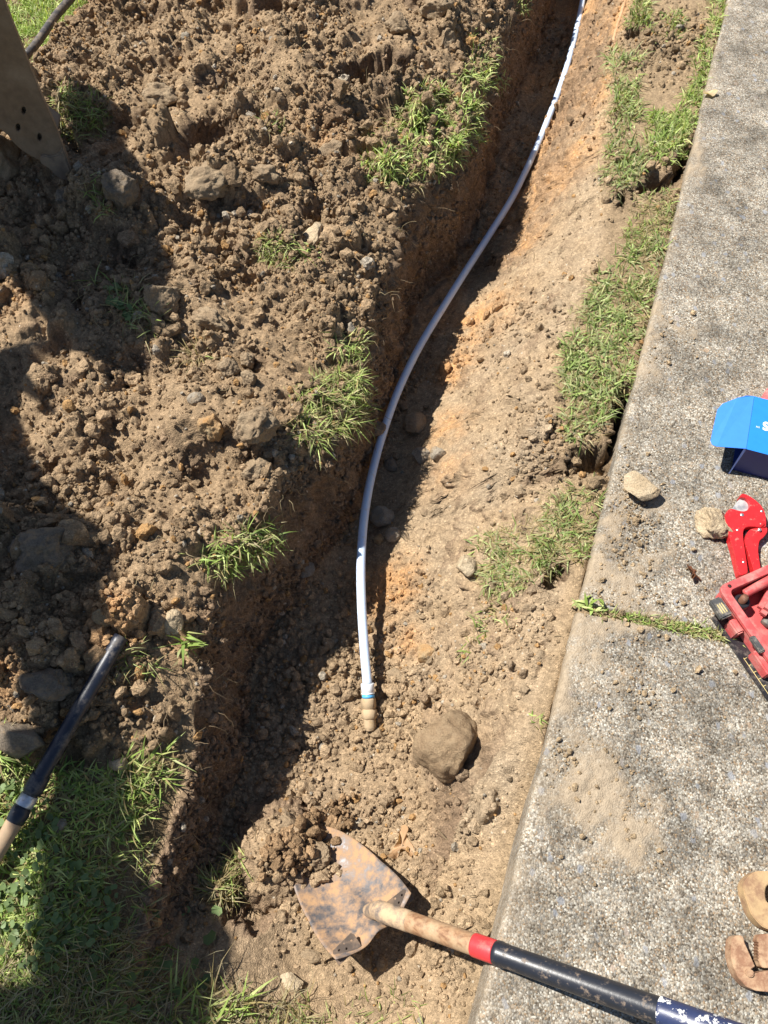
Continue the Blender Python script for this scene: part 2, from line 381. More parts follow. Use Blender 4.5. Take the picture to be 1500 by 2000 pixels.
pit(540, 40, 0.10, 0.09, 0.06, 0.06, 0.2, 1.6)
pit(420, 300, 0.06, 0.08, 0.05, 0.05, 0.2, 1.6)
pit(620, 430, 0.06, 0.08, 0.06, 0.05, 0.2, 1.6)        # hollow in the spoil heap
pit(1240, 60, -0.02, 0.05, 0.05, 0.03, ANG)
pit(492, 1755, -0.26, 0.055, 0.055, 0.075, 0.3, 2.0)      # ledge under the tuft by the shovel
pit(440, 1720, -0.24, 0.05, -0.04, 0.04, 0.5, 1.3)
pit(600, 1700, -0.27, 0.07, -0.03, 0.05, 0.3, 1.2)      # soil thrown on the shovel blade
pit(420, 1330, -0.1, 0.0001, 0, 0.03)
H += sstep(0, 0.03, GX - XT) * (1 - sstep(0.5, 1.6, GY)) * 0.006
# the ground is trodden down under the shovel
_hA, _hB = W(740, 1790, -.125), W(1000, 1870, 0.035)
_t = np.clip(((GX - _hA[0]) * (_hB[0] - _hA[0]) + (GY - _hA[1]) * (_hB[1] - _hA[1])) / ((_hB[0] - _hA[0]) ** 2 + (_hB[1] - _hA[1]) ** 2), 0, 1)
_d = np.hypot(GX - _hA[0] - _t * (_hB[0] - _hA[0]), GY - _hA[1] - _t * (_hB[1] - _hA[1]))
_z = _hA[2] + _t * (_hB[2] - _hA[2]) - 0.05 + np.clip(_d - 0.05, 0, 9) * 0.55
H = np.minimum(H, np.where(GX < XE, _z, 9))
_b = W(680, 1800, -.20); _z = -.235 + np.clip(np.hypot(GX - _b[0], GY - _b[1]) - 0.12, 0, 9) * 0.6
H = np.minimum(H, _z)
_b = W(540, 1662, -.21); H = np.maximum(H, -.182 - (np.hypot(GX - _b[0], GY - _b[1]) / .085) ** 2 * .06 + 0.012 * fbm(GX, GY, sc_=30, oct=3, s=77))
H0 = H.copy()

crk = np.abs(fbm(GX, GY, sc_=11, oct=3, s=17)); H -= (SLOPE * 0.006 + FLOOR * 0.003) * np.exp(-(crk / 0.012) ** 2) * sstep(0.05, 0.4, fbm(GX, GY, sc_=4, oct=2, s=18))
H0 = H.copy()
# density of clods painted from places in the trench
def paint(items, zdef):
    A = np.zeros_like(GX)
    for px, py, rpx, amp in items:
        z = zdef; w = W(px, py, z); s = (CAM_H - z) / (sp - (1000 - py) / F * cp) / F
        A = np.maximum(A, amp * np.exp(-(((GX - w[0]) ** 2 + (GY - w[1]) ** 2) / (rpx * s) ** 2)))
    return A
rough_fl = paint([(700, 1300, 130, 1), (760, 1380, 110, 1), (600, 1330, 120, 1), (560, 1450, 90, 1), (800, 1180, 60, .6), (680, 1200, 80, .5), (600, 1640, 90, 1), (760, 1600, 60, .7), (860, 1610, 50, .7), (640, 1700, 90, 1), (830, 1700, 60, .6),
                  (1110, 100, 90, .5), (1060, 300, 100, .4), (980, 980, 60, .35), (340, 1700, 90, .7), (380, 1600, 60, .6), (900, 720, 60, .3), (960, 1250, 60, .6), (930, 1230, 50, .5)], -0.28)
rough_sl = paint([(1060, 870, 70, .8), (1140, 920, 80, .9), (1050, 940, 60, .9), (1000, 600, 100, .3), (1150, 140, 60, .5), (1290, 130, 100, .9), (1000, 1240, 70, .8), (950, 1300, 60, .7), (1270, 380, 70, .7), (900, 1850, 100, .4)], -0.1)
gmod = np.clip(0.5 + 1.5 * fbm(GX, GY, sc_=4.5, oct=4, s=50), 0.03, 1)
DENS = np.clip(SPOIL * (0.22 + 0.95 * gmod) + (FLOOR + SLOPE + STRIP) * np.maximum(rough_fl, rough_sl) + (FLOOR + SLOPE) * 0.17 * gmod ** 1.5, 0, 1.2)
DENS *= (1 - 0.75 * WALL)
# stamped lumps
HS = H.copy()
def stamp(n, r0, r1, power, flat=(0.5, 0.9), dens=DENS):
    k = 0; c = 0
    while k < n and c < n * 40:
        m = 4000; c += m
        x = rng.uniform(X0 + 0.1, X1 - 0.1, m); y = rng.uniform(Y0 + 0.1, Y1 - 0.1, m)
        dd = bil(dens, x, y); keep = rng.random(m) < dd
        # only what the picture can see, with a margin
        px, py = P2(x, y, np.zeros(m)); keep &= (px > -250) & (px < 1750) & (py > -250) & (py < 2250)
        for xx, yy in zip(x[keep], y[keep]):
            r = r0 * (1 - rng.random() * (1 - (r0 / r1) ** power)) ** (-1 / power)
            ri = int(r / DS * 1.25) + 1; i = int((xx - X0) / DS); j = int((yy - Y0) / DS)
            if i - ri < 0 or j - ri < 0 or i + ri >= GX.shape[1] or j + ri >= GX.shape[0]: continue
            sl = np.s_[j - ri:j + ri + 1, i - ri:i + ri + 1]
            dx = GX[sl] - xx; dy = GY[sl] - yy; th = rng.random() * 3.14; ct, st = math.cos(th), math.sin(th); e = rng.uniform(0.65, 1.0)
            a = ct * dx + st * dy; b = (-st * dx + ct * dy) / e
            ang = np.arctan2(b, a); rr = r * (1 + 0.13 * np.sin(2 * ang + th * 7) + 0.1 * np.sin(3 * ang + th * 11) + 0.07 * np.sin(5 * ang + th * 23))
            d2 = (a * a + b * b) / rr ** 2
            f = rng.uniform(*flat)
            capz = HS[j, i] - r * 0.25 + r * f * np.sqrt(np.clip(1 - d2 ** 1.4, 0, 1)) + 0.25 * (rng.normal() * dx + rng.normal() * dy)
            t = HS[sl]; np.copyto(t, np.maximum(t, capz), where=d2 < 1)
            k += 1
            if k >= n: break
stamp(260, 0.024, 0.065, 1.6, (0.55, 0.9), SPOIL * gmod)
stamp(1400, 0.014, 0.032, 1.8, (0.6, 0.95), SPOIL * gmod + np.maximum(rough_fl, rough_sl) * (FLOOR + SLOPE) * 0.5)
stamp(9000, 0.0065, 0.015, 1.8, (0.7, 1.0))
print('stamps done')
# fine crumb relief
HS += (SPOIL + rough_fl * FLOOR) * 0.0045 * np.abs(fbm(GX, GY, sc_=45, oct=3, s=21)) * 2
HS += 0.0016 * fbm(GX, GY, sc_=120, oct=2, s=22) * (0.4 + DENS)
DETAIL = HS - H0

# ---- ground mesh : rows in Y, columns spread by arc length so that the wall gets its share
rowsY = []
y = -0.56
while y < 3.8:
    rowsY.append(y); y += 0.0034 + 0.0013 * max(0, y) * 0.6 + (0.02 if y > 3.25 else 0) + (0.004 if y < -0.22 else 0)
rowsY = np.array(rowsY); NC = 860
def xl(Y): return -(0.95 + 0.36 * (Y + 0.3))
VX = np.zeros((len(rowsY), NC)); 
for k, Y in enumerate(rowsY):
    xs = np.linspace(xl(Y), edge_x(Y) + 0.035, 2400); zz = bil(H0, xs, np.full_like(xs, Y))
    ds = np.sqrt(np.diff(xs) ** 2 + np.diff(zz) ** 2); s = np.concatenate([[0], np.cumsum(ds)])
    VX[k] = np.interp(np.linspace(0, s[-1], NC), s, xs)
VX = np.stack([np.convolve(np.pad(VX[:, c], 3, mode='edge'), np.ones(7) / 7, 'valid') for c in range(NC)], 1)
VY = np.repeat(rowsY[:, None], NC, 1)
VZ = bil(H0, VX, VY)
def normals(X, Y, Z):
    du = np.stack([np.gradient(X, axis=1), np.gradient(Y, axis=1), np.gradient(Z, axis=1)], -1)
    dv = np.stack([np.gradient(X, axis=0), np.gradient(Y, axis=0), np.gradient(Z, axis=0)], -1)
    n_ = np.cross(du, dv); return n_ / (np.linalg.norm(n_, axis=-1, keepdims=True) + 1e-12)
Nn = normals(VX, VY, VZ)
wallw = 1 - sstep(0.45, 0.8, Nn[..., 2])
det = bil(DETAIL, VX, VY)
n3 = fbm(VX, VY, VZ * 0.45, sc_=22, oct=4, s=60) ; n4 = fbm(VX, VY, VZ * 0.6, sc_=75, oct=3, s=61)
disp = wallw * (0.030 * n3 + 0.012 * n4 + 0.012 * np.abs(n4)) + (1 - wallw) * 0.0025 * n4
GV = np.stack([VX, VY, VZ + det * (1 - wallw)], -1) + Nn * disp[..., None]
del n3, n4
# ---- colour fields (what the soil itself is)
def C3(*c): return np.array(c, float)
TAN, ORA, DRK, GRY = C3(.365, .262, .160), C3(.45, .255, .118), C3(.215, .145, .085), C3(.355, .272, .182)
Xv, Yv, Zv = GV[..., 0], GV[..., 1], GV[..., 2]
def fld(A): return bil(A, Xv, Yv)
orange = paint([(1170, 20, 150, 1), (1140, 150, 110, 1), (1080, 280, 90, .95), (1050, 380, 90, .95), (1010, 500, 60, .5), (930, 640, 70, .6), (880, 720, 50, .75), (870, 860, 45, .7), (960, 620, 60, .5), (760, 1150, 70, .5), (700, 1120, 40, .4), (800, 1260, 40, .4), (870, 960, 60, .3), (1040, 420, 60, .9)], -0.28)
orange2 = paint([(190, 20, 90, .8), (60, 620, 60, .3), (240, 1230, 60, .8), (330, 1230, 50, .3), (650, 290, 60, .3), (20, 1350, 60, .6)], 0.05)
nz = fbm(Xv, Yv, sc_=14, oct=4, s=70); nz2 = fbm(Xv, Yv, sc_=60, oct=3, s=71)
col = TAN + 0 * Xv[..., None]
def blend(c, target, f): return c + (target - c) * np.clip(f, 0, 1)[..., None]
col = blend(col, C3(.295, .208, .126), fld(SPOIL) * (0.9 + 0.3 * nz))
col = blend(col, GRY, fld(SLOPE) * (0.55 + 0.8 * nz) * sstep(0, .12, Xv - np.interp(Yv, gy, xg)))
col = blend(col, C3(.28, .205, .135), fld(FLOOR) * (0.25 + 0.5 * nz))
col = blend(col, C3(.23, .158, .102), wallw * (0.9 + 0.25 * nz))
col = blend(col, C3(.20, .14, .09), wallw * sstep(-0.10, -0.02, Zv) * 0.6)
col = blend(col, ORA, np.clip((fld(orange) * (1.35 + 1.9 * nz + 1.1 * nz2) - 0.10), 0, 1) * (1 - fld(STRIP)) * (1 - 0.8 * wallw))
col = blend(col, ORA, fld(orange2) * (1 + 1.2 * nz) * fld(SPOIL))
lawn = (1 - fld(SPOIL)) * (Xv < np.interp(Yv, gy, xr))
col = blend(col, C3(.14, .10, .055), lawn * (0.8 + 0.3 * nz)); 
col = blend(col, C3(.24, .175, .105), fld(STRIP) * 0.5)
col *= 1.08
col *= (1 + 0.16 * nz2 + 0.10 * fbm(Xv, Yv, sc_=4, oct=3, s=72))[..., None]
GF = grid_faces(*VX.shape)
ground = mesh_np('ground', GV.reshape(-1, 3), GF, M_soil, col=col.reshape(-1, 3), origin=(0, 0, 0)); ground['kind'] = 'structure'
SURF = np.stack([Xv, Yv, Zv], -1)
print('ground', SURF.shape)
# outer ground reaching the horizon, joined to the rim of the dug mesh
def outer():
    ya, yb = rowsY[0], rowsY[-1]
    c = [(xl(ya), ya), (xl(yb), yb), (edge_x(yb) + 0.03, yb), (edge_x(ya) + 0.03, ya)]
    B = 120.0; o = [(-B, -B), (-B, B), (B, B), (B, -B)]
    V = []; Fq = []; n_ = 60; ts = np.linspace(0, 1, 26) ** 3
    for k in range(4):
        a, b = c[k], c[(k + 1) % 4]; A_, B_ = o[k], o[(k + 1) % 4]; base = len(V)
        for i in range(n_ + 1):
            t = i / n_; p = np.array(a) * (1 - t) + np.array(b) * t; q = np.array(A_) * (1 - t) + np.array(B_) * t
            for s in ts:
                r = p * (1 - s) + q * s; V.append((r[0], r[1], -0.012))
        g = grid_faces(n_ + 1, len(ts)) + base; Fq.append(g)
    V = np.array(V); m, n, l, p = newmat('lawn_ground'); v = coords(n, l)
    l.new(ramp(n, l, noise(n, l, v, 12, 6, 0.7), [(0.3, (0.05, 0.085, 0.02)), (0.7, (0.16, 0.2, 0.06))]), p.inputs['Base Color'])
    p.inputs['Roughness'].default_value = 0.95; l.new(bump(n, l, noise(n, l, v, 60, 5, 0.7), 1, 0.03), p.inputs['Normal'])
    o_ = mesh_np('lawn', V, np.vstack(Fq), m, origin=(0, 0, 0)); o_['kind'] = 'structure'
outer()

def zat(x, y): return bil(HS, x, y)
def G(px, py, it=14):
    """photo pixel -> point on the ground surface"""
    z = np.zeros(np.shape(px)); 
    for _ in range(it):
        w = W(px, py, z); z = 0.5 * z + 0.5 * zat(w[..., 0], w[..., 1])
    w = W(px, py, z); return w

# ------------------------------------------------------------------ concrete path: two bays with a joint
def path_bay(s0, s1, tmax, name):
    k = 0.13; DSs = 0.006
    ns = max(2, int((s1 - s0) / DSs)); ts = np.concatenate([[0.0, 0.0, 0.0, 0.0006, 0.0022, 0.005, 0.009, 0.014], np.arange(0.02, min(tmax, 1.1), DSs), np.linspace(1.1, tmax, 12)[1:] if tmax > 1.1 else []])
    zs = np.zeros(len(ts)); zs[:8] = [-0.11, -0.06, -0.014, -0.009, -0.005, -0.0022, -0.0007, 0]
    ss = np.concatenate([[s0, s0, s0 + 0.002], np.linspace(s0 + 0.006, s1 - 0.006, ns), [s1 - 0.002, s1, s1]])
    ze = np.zeros(len(ss)); ze[:3] = [-0.11, -0.006, -0.002]; ze[-3:] = [-0.002, -0.006, -0.11]
    S, T = np.meshgrid(ss, ts, indexing='ij'); Z = np.minimum(ze[:, None], zs[None]) + 0 * S
    S2 = S + k * T * (1 if True else 0)
    X = eA[0] + UE[0] * S2 + NT[0] * T; Y = eA[1] + UE[1] * S2 + NT[1] * T
    wv = 0.005 * fbm(S, S * 0, sc_=5, oct=4, s=90) * np.exp(-T / 0.03); X = X + NT[0] * wv; Y = Y + NT[1] * wv
    # spilled dirt
    D = np.zeros_like(X); nn = fbm(X, Y, sc_=16, oct=5, s=91)
    for px, py, rx, ry, amp in [(1150, 1540, 60, 110, 1.3), (1215, 1640, 75, 60, 1.35), (1170, 1660, 60, 60, .9), (1090, 1500, 35, 60, .7), (1250, 1670, 40, 30, .9), (1200, 1030, 50, 70, .8), (1180, 1130, 60, 60, .75), (1250, 1090, 60, 60, .45), (1180, 1330, 60, 60, .30),
                                (1275, 660, 45, 60, .7), (1330, 640, 35, 25, .7), (1180, 1220, 70, 30, .9), (1290, 1215, 90, 22, .8), (1240, 970, 60, 50, .5), (1110, 1400, 30, 90, .5), (1060, 1600, 14, 50, .5), (1340, 280, 25, 100, .2)]:
        w = W(px, py, 0); q = (CAM_H) / (sp - (1000 - py) / F * cp) / F
        dd = ((X - w[0]) / (rx * q)) ** 2 + ((Y - w[1]) / (ry * q * 1.1)) ** 2
        D = np.maximum(D, amp * np.exp(-dd * 0.9))
    D = np.clip((D + 0.8 * nn * (D > 0.05) + 0.35 * fbm(X, Y, sc_=90, oct=3, s=95) * (D > 0.05) - 0.30) * 1.7, 0, 0.93)
    edge = np.exp(-T / 0.028) * 0.6 * np.clip(0.6 + nn, 0, 1)
    Z = Z + np.where(T > 0.003, D * 0.005 * (1 + 0.9 * fbm(X, Y, sc_=110, oct=2, s=92)), 0) + np.where(T > 0.012, 0.0008 * fbm(X, Y, sc_=90, oct=2, s=93), 0)
    o = mesh_np(name, np.stack([X, Y, Z], -1).reshape(-1, 3), grid_faces(*X.shape), M_conc, origin=(eA[0], eA[1], 0), attrs={'dirt': np.clip(D + edge, 0, 1).ravel()})
    o['kind'] = 'structure'
jw = W(1140, 1190, 0)[:2]; sj = float((jw - eA[:2]) @ UE)
path_bay(-0.75, sj - 0.009, 2.2, 'path')
path_bay(sj + 0.009, 3.9, 2.2, 'path')
# soil in the joint
jt = np.linspace(0.0, 2.2, 300); jv = []
for a in (-0.014, 0.0, 0.014):
    s = sj + 0.13 * jt + a; jv.append(np.stack([eA[0] + UE[0] * s + NT[0] * jt, eA[1] + UE[1] * s + NT[1] * jt, -0.006 + 0.004 * fbm(jt, jt * 0 + a, sc_=60, oct=3, s=7)], -1))
jj = np.stack(jv, 1); o = mesh_np('joint_soil', jj.reshape(-1, 3), grid_faces(300, 3), M_soil, col=np.tile(TAN * 0.8, (900, 1))); o['kind'] = 'structure'

# ------------------------------------------------------------------ clods
def ico(sub):
    bm = bmesh.new(); bmesh.ops.create_icosphere(bm, subdivisions=sub, radius=1)
    bm.verts.ensure_lookup_table(); V = np.array([v.co[:] for v in bm.verts]); Fq = np.array([[v.index for v in f.verts] for f in bm.faces]); bm.free(); return V, Fq
ICO = {k: ico(k) for k in (1, 2, 3, 5)}
def lump(sub, seed, rough=0.22, flat=0.8, facets=0):
    V, Fq = ICO[sub]; r = 1 + rough * (fbm(V[:, 0] + seed * 3.1, V[:, 1] + seed, V[:, 2] + 5, sc_=1.6, oct=3, s=seed) * 1.6)
    Q = V.copy()
    rg = np.random.default_rng(seed)
    for _ in range(facets):                     # chop flat faces
        d = rg.normal(size=3); d /= np.linalg.norm(d); c = rg.uniform(0.50, 0.80); h = Q @ d; Q = Q - np.clip(h - c, 0, None)[:, None] * d * 0.92
    Q = Q * r[:, None]; Q[:, 2] *= flat; return Q, Fq
def rotm(n):
    q = rng.normal(size=(n, 4)); q /= np.linalg.norm(q, axis=1)[:, None]; w, x, y, z = q.T
    return np.stack([1 - 2 * (y * y + z * z), 2 * (x * y - z * w), 2 * (x * z + y * w), 2 * (x * y + z * w), 1 - 2 * (x * x + z * z), 2 * (y * z - x * w), 2 * (x * z - y * w), 2 * (y * z + x * w), 1 - 2 * (x * x + y * y)], 1).reshape(n, 3, 3)
def scatter(name, pos, rad, cols, sub=1, variants=10, facets=3, rough=0.28, smooth=False):
    n = len(pos); Vs = []; Fs = []; Cs = []; off = 0; which = rng.integers(0, variants, n)
    for k in range(variants):
        s = which == k; m = int(s.sum())
        if not m: continue
        B, Fq = lump(sub, 100 + k, rough, rng.uniform(0.6, 0.95), facets); Rm = rotm(m)
        V = np.einsum('nij,vj->nvi', Rm, B) * rad[s][:, None, None] + pos[s][:, None]
        Vs.append(V.reshape(-1, 3)); nv = len(B)
        Fs.append((Fq[None] + (off + np.arange(m) * nv)[:, None, None]).reshape(-1, 3)); off += m * nv
        Cs.append(np.repeat(cols[s], nv, 0))
    return mesh_np(name, np.vstack(Vs), np.vstack(Fs), M_soil, col=np.vstack(Cs), smooth=smooth, origin=(0, 0, 0))
flatS = SURF.reshape(-1, 3); flatC = col.reshape(-1, 3); dens_v = fld(DENS).ravel() * (1 - 0.8 * wallw.ravel())
ppx, ppy = P2(flatS[:, 0], flatS[:, 1], flatS[:, 2])
vis = (ppx > -120) & (ppx < 1620) & (ppy > -120) & (ppy < 2120)
def pick(n, dens, lim=vis):
    w = np.where(lim, dens, 0); w = w / w.sum(); return rng.choice(len(w), n, p=w)
def clodset(name, n, r0, r1, power, sub, dens, sink=0.3, pale=0.03, **k):
    i = pick(n, dens); r = r0 * (1 - rng.random(n) * (1 - (r0 / r1) ** power)) ** (-1 / power)
    pos = flatS[i] + np.stack([rng.uniform(-.002, .002, n), rng.uniform(-.002, .002, n), r * rng.uniform(sink - 0.35, sink + 0.35, n)], -1)
    c = flatC[i] * rng.uniform(0.78, 1.22, (n, 1)); pal = rng.random(n) < pale
    c[pal] = np.array([.40, .345, .27]) * rng.uniform(0.7, 1.2, (int(pal.sum()), 1))
    ro = rng.random(n) < 0.05; c[ro] = np.array([.42, .25, .11])
    o = scatter(name, pos, r, c, sub, **k); o['kind'] = 'stuff'; return o
area_w = (1.0 + flatS[:, 1].clip(0, 3) * 0.35)
d_sp = dens_v ** 1.3 * area_w
clodset('soil_crumbs', 42000, 0.0026, 0.009, 1.9, 1, d_sp + 0.02)
clodset('soil_crumbs', 3400, 0.007, 0.018, 2.2, 2, d_sp, rough=0.32, variants=16)
clodset('soil_crumbs', 160, 0.015, 0.032, 2.0, 3, fld(SPOIL * gmod).ravel() * (1 - wallw.ravel()), sink=0.15, rough=0.34, variants=20, facets=5, smooth=False)
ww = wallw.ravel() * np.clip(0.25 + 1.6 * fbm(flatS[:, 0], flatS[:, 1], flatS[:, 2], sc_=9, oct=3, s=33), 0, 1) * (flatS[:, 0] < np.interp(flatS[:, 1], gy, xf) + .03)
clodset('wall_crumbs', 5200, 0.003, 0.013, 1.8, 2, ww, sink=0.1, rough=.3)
footw = np.exp(-((flatS[:, 0] - np.interp(flatS[:, 1], gy, xf) - .025) / 0.035) ** 2)
clodset('fallen_crumbs', 2600, 0.003, 0.014, 1.7, 2, footw * np.clip(.3 + 1.5 * fbm(flatS[:, 0], flatS[:, 1], sc_=7, oct=3, s=34), 0, 1), rough=.3)
# crumbs on the concrete
cp_ = []
for px, py, sd, n_ in [(1225, 1020, 38, 150), (1190, 1080, 45, 120), (1180, 1150, 50, 120), (1235, 1000, 25, 90), (1300, 670, 30, 40), (1280, 700, 40, 25), (1240, 1350, 25, 40), (1270, 1375, 18, 14), (1150, 1500, 60, 90), (1110, 1480, 30, 60), (1190, 1570, 60, 90), (1290, 1080, 70, 60), (1240, 1215, 60, 90), (1330, 620, 20, 8), (1240, 1640, 50, 60), (1300, 1250, 120, 60), (1210, 950, 30, 60), (1250, 900, 60, 20)]:
    cp_.append(np.stack([rng.normal(px, sd, n_), rng.normal(py, sd * 0.8, n_)], 1))
cp_ = np.vstack(cp_); w = W(cp_[:, 0], cp_[:, 1], 0.0); w = w[(w[:, 0] > edge_x(w[:, 1]) + 0.012)]
r = 0.0016 * (1 - rng.random(len(w)) * 0.985) ** (-1 / 2.4); r = np.minimum(r, 0.009); w[:, 2] = r * 0.5 + 0.001
o = scatter('loose_soil', w, r, np.array([.40, .295, .18]) * rng.uniform(0.75, 1.2, (len(w), 1)), 2, rough=0.3); o['kind'] = 'stuff'

# ------------------------------------------------------------------ named stones and clods
def stone(name, px, py, rx, ry, hz, mat, label, cat, z=None, seed=1, facets=5, rough=0.2, rot=0.0, sink=0.35, group=None, up=0.0):
    """centre in the photo, half sizes in photo pixels, half height in metres"""
    g = G(px, py) if z is None else W(px, py, z); zz = g[2]
    q = (CAM_H - zz) / (sp - (1000 - py) / F * cp) / F
    B, Fq = lump(5, seed, rough, 1.0, facets)
    fine = fbm(B[:, 0], B[:, 1], B[:, 2], sc_=5, oct=4, s=seed + 5) * (.35 if name == 'stone' else 1); B = B * (1 + 0.07 * fine + 0.05 * fbm(B[:, 0], B[:, 1], B[:, 2], sc_=13, oct=3, s=seed + 9) * (1.6 if cat == 'clod' else .4))[:, None]
    V = B * np.array([rx * q, ry * q, hz]); c, s = math.cos(rot), math.sin(rot)
    V = np.stack([c * V[:, 0] - s * V[:, 1], s * V[:, 0] + c * V[:, 1], V[:, 2]], -1) + np.array([g[0], g[1], zz + hz * (1 - 2 * sink) + up])
    o = mesh_np(name, V, Fq, mat); return tag(o, label, cat, group)
stone('boulder', 874, 1462, 63, 68, 0.078, M_bould, 'large rounded brown boulder coated in dry soil below the pipe fitting', 'rock', seed=3, facets=3, rough=0.13, sink=0.30, rot=0.3)
stone('stone', 1243, 960, 40, 32, 0.028, M_tan, 'pale tan angular rock on the edge of the concrete path', 'rock', z=0.0, seed=8, facets=14, rough=0.06, rot=-0.35, sink=0.1)
stone('clod', 1386, 1027, 37, 30, 0.024, M_tan, 'crumbly tan clod on the concrete beside the red pipe cutter', 'clod', z=0.0, seed=15, facets=4, rough=0.3, rot=-0.6, sink=0.1)
stone('stone', 55, 1448, 56, 46, 0.04, M_dgrey, 'dark grey angular rock left of the black pipe in the grass', 'rock', seed=12, facets=12, rough=0.06, rot=-0.3, sink=0.25)
